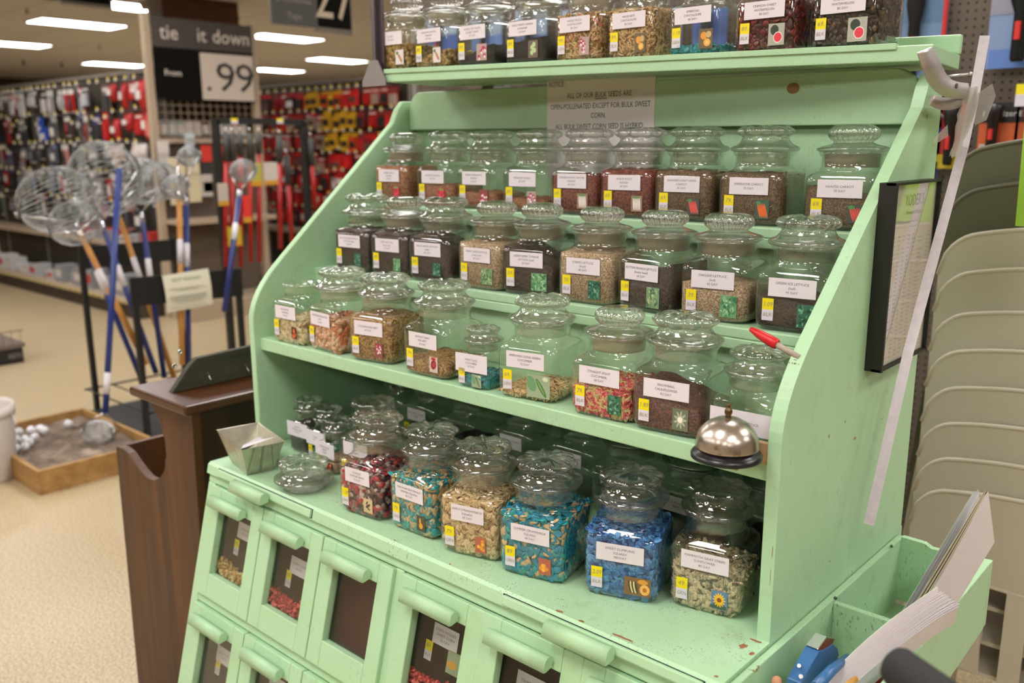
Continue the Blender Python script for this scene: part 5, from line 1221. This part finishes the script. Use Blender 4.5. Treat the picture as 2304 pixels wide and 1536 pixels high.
# ------------------------------------------------------------------ end cap with its price sign
XE = -7.82
ec = thing('end_cap', 'beige steel aisle end display with wire grid and shelf', 'display', (0, 0, 0))
for y in (3.95, 5.00):
    b = MB(); b.box(XE-.03, XE+.03, y-.03, y+.03, 0, 2.68); b.obj('post', BEIGE, ec)
b = MB(); b.box(XE-.06, XE-.04, 3.98, 4.97, .16, 1.62); b.obj('back_panel', mat('taupe_panel', '5a4c40', .7), ec)
b = MB()
for k in range(14): b.tube([(XE-.01, 4.0+k*.074, 1.62), (XE-.01, 4.0+k*.074, 2.0)], .003, 5)
for k in range(6): b.tube([(XE-.01, 3.97, 1.64+k*.068), (XE-.01, 4.97, 1.64+k*.068)], .003, 5)
b.obj('wire_grid', BEIGE, ec)
b = MB(); b.box(XE-.02, XE+.02, 3.95, 5.0, 1.575, 1.62); b.obj('rail', BEIGE, ec)
b = MB(); b.box(XE-.05, XE+.28, 3.98, 4.97, .86, .90); b.obj('shelf', BEIGE, ec)
b = MB(); b.box(XE-.05, XE+.40, 3.95, 5.0, .0, .15); b.obj('base', BEIGE, ec)
sg = thing('price_sign', 'grey and black sign reading tie it down, from .99, over the end cap', 'sign', (XE+.05, 4.47, 2.30))
s0, s1 = -.49, .50
b = MB(); b.box(-.012, 0, s0, s1, .10, .35); b.obj('header', mat('sign_grey', '4c4844', .8, spec=.1), sg)
SLT = mat('sign_letters', 'd0c6bc', .6)
b = MB(); put_text(b, 'tie', Matrix.Translation((.002, -.33, .17)) @ SIDE, .175, 0, 'C', .98); b.obj('header_word', SLT, sg)
b = MB(); put_text(b, 'it', Matrix.Translation((.002, -.02, .17)) @ SIDE, .175, 0, 'C', .98); b.obj('header_word', SLT, sg)
b = MB(); put_text(b, 'down', Matrix.Translation((.002, .28, .17)) @ SIDE, .175, 0, 'C', .98); b.obj('header_word', SLT, sg)
b = MB(); b.box(-.012, 0, s0, s1, -.345, .10); b.obj('price_board', mat('sign_black', '0e0c0a', .8, spec=.1), sg)
b = MB(); b.box(.0005, .004, -.05, s1-.01, -.335, .075); b.obj('price_card', M_('c4b8ac'), sg)
b = MB(); put_text(b, '9', Matrix.Translation((.006, .195, -.255)) @ SIDE, .37, 0, 'C', 1.2); put_text(b, '9', Matrix.Translation((.006, .395, -.255)) @ SIDE, .37, 0, 'C', 1.2); put_text(b, '.', Matrix.Translation((.006, .02, -.255)) @ SIDE, .34, 0, 'C', 1.0); b.obj('digits', M_('14130f'), sg)
b = MB(); put_text(b, 'From', Matrix.Translation((.002, -.32, -.14)) @ SIDE, .075, 0, 'C', 1); b.obj('small_word', M_('e0d8d0'), sg)
for i, (x, y, w_, h_, c1, c2, lb) in enumerate(((365, 335, .10, .30, 'c8c4be', 'b8b4b0', 'silver pulley pack leftmost on the end cap'), (395, 372, .16, .42, 'd0c4a4', 'c8bc9c', 'cream card hanging on the end cap, left one'), (432, 372, .12, .40, 'd0c4a4', 'c8bc9c', 'cream card hanging on the end cap, right one'), (462, 345, .10, .42, 'c83020', '2a2a2a', 'orange-red topped black tool card on the end cap'), (494, 345, .10, .42, 'c83020', '2a2a2a', 'second red topped tool card on the end cap behind the frame'), (462, 410, .12, .2, 'b8b0a8', 'b8b0a8', 'white pack low on the end cap'), (425, 318, .09, .12, 'b8c4cc', 'a8b0b4', 'pale blister on the end cap rail'))):
    p = AX(x, y-18, XE+.12); b = MB(); b.box(-.002, .004, -w_/2, w_/2, -h_, 0, 1); b.box(.004, .012, -w_/2, w_/2, -h_*.35, 0, 0)
    tag(b.obj('hang_card', [M_(c1), M_(c2)], None, p), lb, 'card', 'cards on the end cap')
rr = random.Random(9)
for i in range(12):
    b = MB(); c = rr.choice(['b0a898', 'c8c0b4', '98a8a0', 'c87060', '8a8a88', '5a4a40']); b.box(-.07, .07, -.035, .035, 0, .13, 0); b.box(.07, .0715, -.03, .03, .02, .1, 1)
    tag(b.obj('boxed_goods', [M_(c), M_('d8d0c8')], None, (XE-.16, 4.02+i*.08, 1.64+.0)), 'small boxed goods behind the wire grid, %s from the left' % ORD[i], 'box', 'boxed goods behind the wire grid')

# ------------------------------------------------------------------ red aisle further back
YR = 6.1
gondola('shelving_unit', 'far shelving unit crowded with red and yellow packages', -9.6, -6.78, 5.6, YR, 2.20, (-9.4, -8.1, -6.82))
rr = random.Random(33)
CR = {'b01818': 'red', 'c8181a': 'bright red', 'd0a018': 'yellow', '9c1014': 'dark red', '5a1c40': 'purple', '2a2022': 'black'}
rowz = [2.14, 1.92, 1.71, 1.51, 1.31, 1.11, .91]
rn = ['top', 'second', 'third', 'fourth', 'fifth', 'sixth', 'seventh']
for r_ in range(7):
    x = -9.33; i = 0
    while x < -6.92:
        w_ = rr.choice([.115, .13, .15]); h_ = rr.choice([.165, .185, .20]); xx = x+w_/2; jz = rr.choice([0, 0, -.02, -.05, .02]) if r_ and xx > -8.2 else 0
        yel = (r_ == 0 and -8.45 < xx < -7.75) or (r_ == 1 and -8.0 < xx < -7.55) or (r_ == 2 and -8.1 < xx < -7.6)
        if yel: c1 = 'd0a018'; kind = 'box'; c2 = rr.choice(['c89818', 'd8b020', 'c84018'])
        else:
            c1 = rr.choice(['b01818', 'c8181a', 'c8181a', 'b01818', '9c1014'] + (['5a1c40', '2a2022'] if r_ > 3 else [])); kind = rr.choice(['blister', 'blister', 'box']); c2 = rr.choice(['b01818', 'b01818', 'a08c80', '7c1214', '2a2022', 'c8181a'])
        package((xx, YR-rr.choice([.08, .10, .13]), rowz[r_]-.03+jz), w_, h_, kind, c1, c2, '%s %s, %s row of far red aisle, %s from left' % (CR[c1], {'blister': 'blister card', 'box': 'boxed card'}[kind], rn[r_], ORD[min(i, 25)]), 'packages on the far red aisle')
        hook((xx, YR, rowz[r_]-.01+jz), 'peg hook and tag, %s row of far red aisle, %s from left' % (rn[r_], ORD[min(i, 25)]), 'peg hooks of the far red aisle')
        x += w_+.012; i += 1

# ------------------------------------------------------------------ black rack at the left edge
lr = thing('wire_display_rack', 'black floor display rack with a lettered base at the left edge', 'rack', (-6.98, 2.30, 0))
b = MB(); b.box(-.5, 0, -.6, .07, 0, .115); b.obj('rack_base', BLACKM, lr)
b = MB(); put_text(b, 'KEYS', Matrix.Translation((.002, .012, .040)) @ SIDE, .05, 0, 'C', .8); b.obj('base_letters', M_('8a8680'), lr)
b = MB(); b.box(-.5, .015, -.62, .085, .115, .145); b.obj('base_shelf', M_('6a5e54'), lr)
b = MB(); b.tube([(-.05, -.12, .145), (-.06, -.22, 1.20), (-.06, -.60, 1.20)], .014, 8); b.tube([(-.2, -.30, .145), (-.2, -.35, 1.1)], .012, 8); b.obj('rack_post', BLACKM, lr)
b = MB(); b.box(-.3, -.08, -.5, -.2, .17, .60); b.obj('black_bin', BLACKM, lr)
b = MB()
for k in range(12): b.tube([(.012, -.6+k*.06, .145), (.012, -.6+k*.06, .24)], .002, 4)
b.tube([(.012, -.62, .24), (.012, .08, .24)], .003, 5); b.obj('wire_lip', BLACKM, lr)
# ------------------------------------------------------------------ hanging aisle signs, wooden box, sprinklers
def aisle_sign(lb, X, ya, yb, z, num, words_, rows_):
    t = thing('aisle_sign', lb, 'sign', (X, (ya+yb)/2, z)); L = (yb-ya)/2
    b = MB(); b.box(-.015, .0, -L, L*.08, 0, .56); b.obj('word_panel', mat('aisle_grey', '3e3c38', .5), t)
    b = MB(); b.box(-.02, .0, L*.08, L, -.02, .56, 0); b.box(0, .004, L*.10, L*.96, .01, .55, 1); b.obj('number_panel', [M_('6a6258'), mat('aisle_black', '0c0b09', .8, spec=.1)], t)
    if num: b = MB(); put_text(b, num, Matrix.Translation((.006, L*.53, .07)) @ SIDE, .40, 0, 'C', .82); b.obj('numerals', M_('b8a890'), t)
    b = MB()
    for k, wd in enumerate(words_): put_text(b, wd, Matrix.Translation((.003, -L*.46, .04+.10*k)) @ SIDE, .055, 0, 'C', 1)
    if words_: b.obj('aisle_words', M_('8a857e'), t)
    b = MB(); b.tube([(-.008, -L*.9, .56), (-.008, -L*.9, CEIL-z)], .004, 5); b.tube([(-.008, L*.9, .56), (-.008, L*.9, CEIL-z)], .004, 5); b.obj('hanger_wire', STEEL, t)
p = AX(612, 57, -5.1); q_ = AX(793, 67, -5.1)
aisle_sign('grey and black hanging aisle sign numbered 27', -5.1, p.y, q_.y, (p.z+q_.z)/2, '27', ['Tape', '& Adhesives', 'Caulk Guns', 'Painting'], 4)
p = AX(-10, 13, -9); q_ = AX(254, 20, -9)
aisle_sign('black hanging aisle sign cut off by the upper left corner', -9, p.y, q_.y, q_.z+.02, '', [], 0)
p = AX(368, 58, -10.5); q_ = AX(538, 58, -10.5)
wbx = thing('wooden_sign_box', 'dark brown wooden ceiling box behind the tie it down sign', 'sign box', (-10.5, (p.y+q_.y)/2, p.z)); L = (q_.y-p.y)/2
b = MB(); b.box(-.12, 0, -L, L, 0, CEIL-p.z-.001); b.box(0, .015, -L, L, .16, .19); b.obj('box_panel', wood_mat('walnut_panel', '4a2a14', '643c1e', .5, (4, 4, 20)), wbx)
b = MB(); b.box(-.06, -.0, -L-.16, -L-.01, 0, CEIL-p.z-.001); b.obj('grey_post', M_('8a8078'), wbx)
for i, (x, y) in enumerate(((60, 28), (224, 110), (138, 148), (52, 143))):
    p = None
    d = ray(x, y-8); p = Vector(CAM + d*((CEIL-1.55)/d[2])); k = .03+.02*(i > 1)
    b = MB(); b.lathe([(k*.4, -.001), (k*.45, -k), (k*.3, -k*1.4), (k*.9, -k*1.5), (k*.9, -k*1.8), (0, -k*2)], 10)
    tag(b.obj('sprinkler_head', M_('5a5048'), None, p), ['sprinkler head left of the long ceiling light', 'sprinkler head above the red bags', 'dark sprinkler head near the dark end wall', 'far sprinkler head over the leftmost aisle'][i], 'sprinkler')
b = MB(); p = AX(336, 8, -9.6); b.prism([(0, -.05, .03), (0, .06, .03), (0, .03, -.05), (0, -.01, -.06)], (-.15, 0, 0)); b.tube([(-.06, 0, .03), (-.06, 0, CEIL-p.z)], .012, 8); tag(b.obj('security_camera', M_('8a7c70'), None, p), 'beige ceiling camera above the tie it down sign', 'camera')

# ------------------------------------------------------------------ stack of plastic chairs behind the cabinet's right side
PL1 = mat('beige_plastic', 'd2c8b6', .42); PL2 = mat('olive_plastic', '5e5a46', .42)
def chair_parts(root, pm):
    hw = .27
    b = MB(); N, Mz = 26, 10     # crest band: bowed sheet with rounded upper corners and a rolled rim
    def bow(u): return .035*u*u
    def edge(u):
        a = abs(u); return -.045*a*a - (0 if a < .72 else .075*(1-math.sqrt(max(0, 1-((a-.72)/.28)**2))))
    rows_ = []
    for k in range(Mz+1):
        row = []
        for i in range(N+1):
            u = -1+2*i/N; zt_ = edge(u); zb = -.215; row.append((u*hw, bow(u)+.02*k/Mz*0, zt_+(zb-zt_)*k/Mz))
        rows_.append(row)
    th = .004
    for row in rows_:
        for p in row: b.v.append(p)
    for row in rows_:
        for p in row: b.v.append((p[0], p[1]+th, p[2]))
    o1 = (N+1)*(Mz+1)
    for k in range(Mz):
        for i in range(N):
            a = k*(N+1)+i; b.f.append([a, a+N+1, a+N+2, a+1]); b.f.append([o1+a+1, o1+a+N+2, o1+a+N+1, o1+a]); b.m += [0, 0]; b.s += [True, True]
    b.tube([(u*hw, bow(u)+th/2, edge(u)) for u in np.linspace(-1, 1, 40)], .0055, 8)
    b.tube([(u*hw, bow(u)+th/2, -.215) for u in np.linspace(-1, 1, 20)], .005, 8)
    for u in (-.80, -.42, -.08, .26, .6, .88):
        b.prism([(u*hw-.022, bow(u)-.002, -.215), (u*hw+.022, bow(u)-.002, -.215), (u*hw*.92+.022, bow(u)-.01, -.43), (u*hw*.92-.022, bow(u)-.01, -.43)], (0, .006, 0))
    b.obj('backrest', pm, root)
    b = MB(); b.box(-.23, .23, .01, .42, -.44, -.43); b.obj('seat', pm, root)
    for x, y, dx, dy in ((-.235, .02, -.02, -.03), (.235, .02, .02, -.03), (-.23, .40, -.03, .05), (.23, .40, .03, .05)):
        b = MB(); b.prism([(x-.022, y-.02, -.43), (x+.022, y-.02, -.43), (x+.022, y+.02, -.43), (x-.022, y+.02, -.43)], (dx, dy, -.36)); b.obj('leg', pm, root)
crest = [(317, 2.13), (412, 2.12), (517, 2.11), (606, 2.10), (704, 2.09), (792, 2.08), (880, 2.07), (966, 2.06), (1052, 2.05), (1130, 2.04)]
CX, CY = -.385, 2.20
cz = []
for i in range(10):
    P = AY(2304, crest[i][0], CY-.014*i); cz.append(P.z+.045*((P.x-CX)/.27)**2)
order = ['topmost', 'second from the top', 'third from the top', 'fourth from the top', 'fifth from the top', 'sixth from the top', 'seventh from the top', 'eighth from the top', 'ninth from the top', 'lowest']
protos = {}
for i in range(10):
    X = (CX+.003*i, CY-.014*i, cz[i])
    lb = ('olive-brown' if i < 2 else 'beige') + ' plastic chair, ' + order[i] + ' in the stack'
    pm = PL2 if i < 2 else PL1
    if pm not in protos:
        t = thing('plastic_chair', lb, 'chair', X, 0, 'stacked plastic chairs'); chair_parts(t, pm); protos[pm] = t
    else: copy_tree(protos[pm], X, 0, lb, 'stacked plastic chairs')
b = MB(); b.prism([tuple(AD(2284, 508, 1.70)), tuple(AD(2450, 520, 1.63)), tuple(AD(2450, 190, 1.63)), tuple(AD(2312, 200, 1.70))], (0, .002, 0)); tag(b.obj('lime_sheet', mat('lime_paper', '9cc83c', .6)), 'lime green paper sheet hanging at the right edge', 'sheet')

# ------------------------------------------------------------------ brown pegboard wall unit behind, with flashlights
YB = 3.30
M, nt, b_ = new_mat('brown_pegboard_holes'); tc = nt.nodes.new('ShaderNodeTexCoord')
sepx = nt.nodes.new('ShaderNodeSeparateXYZ'); nt.links.new(tc.outputs['Object'], sepx.inputs[0])
def fracn(o_):
    m1 = nt.nodes.new('ShaderNodeMath'); m1.operation = 'MULTIPLY'; m1.inputs[1].default_value = 1/.0254; nt.links.new(o_, m1.inputs[0])
    m2 = nt.nodes.new('ShaderNodeMath'); m2.operation = 'FRACT'; nt.links.new(m1.outputs[0], m2.inputs[0])
    m3 = nt.nodes.new('ShaderNodeMath'); m3.operation = 'SUBTRACT'; m3.inputs[1].default_value = .5; nt.links.new(m2.outputs[0], m3.inputs[0])
    m4 = nt.nodes.new('ShaderNodeMath'); m4.operation = 'POWER'; m4.inputs[1].default_value = 2; nt.links.new(m3.outputs[0], m4.inputs[0]); return m4.outputs[0]
ad = nt.nodes.new('ShaderNodeMath'); nt.links.new(fracn(sepx.outputs[0]), ad.inputs[0]); nt.links.new(fracn(sepx.outputs[2]), ad.inputs[1])
lt = nt.nodes.new('ShaderNodeMath'); lt.operation = 'LESS_THAN'; lt.inputs[1].default_value = .030; nt.links.new(ad.outputs[0], lt.inputs[0])
nt.links.new(mixc(nt, lt.outputs[0], lin('5c5144'), lin('181310')), b_.inputs['Base Color']); b_.inputs['Roughness'].default_value = .7
pgb = thing('pegboard_unit', 'brown pegboard wall unit behind the seed cabinet', 'shelving', (-1.2, YB, 0))
b = MB(); b.box(-2.45, 3.2, 0, .03, .1, 2.6); b.obj('pegboard', M, pgb)
b = MB(); b.box(-2.45, 3.2, -.45, 0, 0, .14); b.obj('base', mat('unit_base_brown', '3c3026', .6), pgb)
b = MB(); b.box(-2.45, -2.42, -.02, .05, 0, 2.62); b.box(3.2, 3.23, -.02, .05, 0, 2.62); b.obj('upright', GREY, pgb)
def flash(lb, x0, y0_, x1, y1_, cols, torch, txt=None, Y=YB-.06, edge_=None, big=False):
    p, q_ = AY(x0, y0_, Y), AY(x1, y1_, Y); w_, h_ = q_.x-p.x, p.z-q_.z
    t = thing('flashlight_pack', lb, 'package', (p.x, Y, q_.z))
    b = MB(); b.box(0, w_, 0, .004, 0, h_, 0); b.box(0, w_, -.001, 0, h_*.62, h_, 1); b.box(w_*.05, w_*.95, -.0015, 0, 0, h_*.22, 2)
    if edge_: b.box(w_*.92, w_, -.012, 0, 0, h_, 3)
    b.obj('hang_card', [M_(c) for c in cols], t)
    b = MB(); cx = w_*torch[0]; r_ = torch[1]
    b.lathe([(r_*.5, 0), (r_*.62, .01), (r_*.62, h_*.55), (r_, h_*.68), (r_, h_*.86), (r_*.9, h_*.9), (0, h_*.9)], 16, 0, Matrix.Translation((cx, -r_-.003, h_*.06))); b.obj('flashlight', M_(torch[2], .3), t)
    b = MB(); b.box(cx-r_*.22, cx+r_*.22, -2*r_-.005, -2*r_-.002+r_*.4, h_*.3, h_*.5); b.obj('switch', M_('c82820', .4), t)
    if txt: b = MB(); put_text(b, txt, Matrix.Translation((w_/2, -.003, h_*.74)) @ FRONT, h_*.16, 0, 'C', min(1.1, w_*.86/text_w(txt, h_*.16))); b.obj('lettering', M_('d8d4d0'), t)
    return t
flash('blue carded black flashlight pack with a red edge, high on the pegboard', 2040, -60, 2114, 232, ['6c88a8', '5a7898', '8a98b0', 'c02424'], (.36, .030, '121214'), None, YB-.05, True)
flash('pale blue pack with a black and blue flashlight, upper right', 2236, -40, 2330, 150, ['7c90b4', '8a8a98', '5a7ab8'], (.68, .034, '14161c'))
flash('black and orange flashlight pack lettered Energizer, right of the tape', 2208, 232, 2284, 350, ['c85a28', '1a1412', 'b8b0ac'], (.42, .026, '1a1414'), 'Energizer')
flash('red and yellow flashlight pack left of the tape wrapped bar', 2112, 232, 2160, 380, ['b83024', 'c02a24', 'c8b428'], (.6, .024, '181416'), 'MAX')
flash('blue flashlight pack just right of the cabinet top', 2088, 240, 2108, 400, ['2c4a90', '3450a0', '2a2a34'], (.6, .018, '14141a'))
flash('orange flashlight pack cut by the right edge', 2290, 232, 2360, 345, ['c05a28', '2a1a14', 'b8b0ac'], (.5, .026, '8a2018'), 'Energizer')
rr = random.Random(14)
for i in range(10):
    flash('blue and yellow carded pack behind the top shelf jars, %s from the left' % ORD[i], 960+i*100, 25, 1030+i*100, 175, [rr.choice(['3c5a98', '4a68a8', '5a78b0']), rr.choice(['3c5a98', 'c8a838', '8a98b0']), rr.choice(['c8a838', '2c3c60', 'c0c0c8'])], (.5, .022, '2a2c34'))['group'] = 'packs behind the top shelf jars'
b = MB(); p = AY(2300, 212, YB-.2); b.box(-.018, .018, 0, .004, -.035, 0, 1); b.box(-.018, .018, 0, .004, 0, .03, 0); b.tube([(0, .004, .02), (0, .2, .02)], .003, 6, 2); tag(b.obj('peg_hook', [YELLOW, WHITE, STEEL], None, p), 'single peg hook with a yellow price tag at the right edge', 'hook')

# ------------------------------------------------------------------ cart handle in the right foreground
ch_ = thing('cart_handle', 'black foam grip of a push cart in the lower right foreground', 'cart', (0, 0, 0))
a = AD(2012, 1494, .80); c = AD(2190, 1620, .74); e = (c-a).normalized()
b = MB(); b.tube([tuple(a-e*.006), tuple(a-e*.003), tuple(a+e*.003), tuple(a+e*.30)], [.010, .0155, .0185, .0185], 20); b.obj('foam_grip', mat('black_foam', '201f1f', .75, 0, .1, 200, .2, 400), ch_)
f_ = a+e*.28; b = MB(); b.tube([tuple(f_), tuple(f_+e*.06+Vector((0, 0, -.02))), tuple(f_+e*.07+Vector((0, 0, -.12))), (f_.x+e.x*.07, f_.y+e.y*.07, .001)], .012, 12); b.obj('cart_tube', STEEL, ch_)
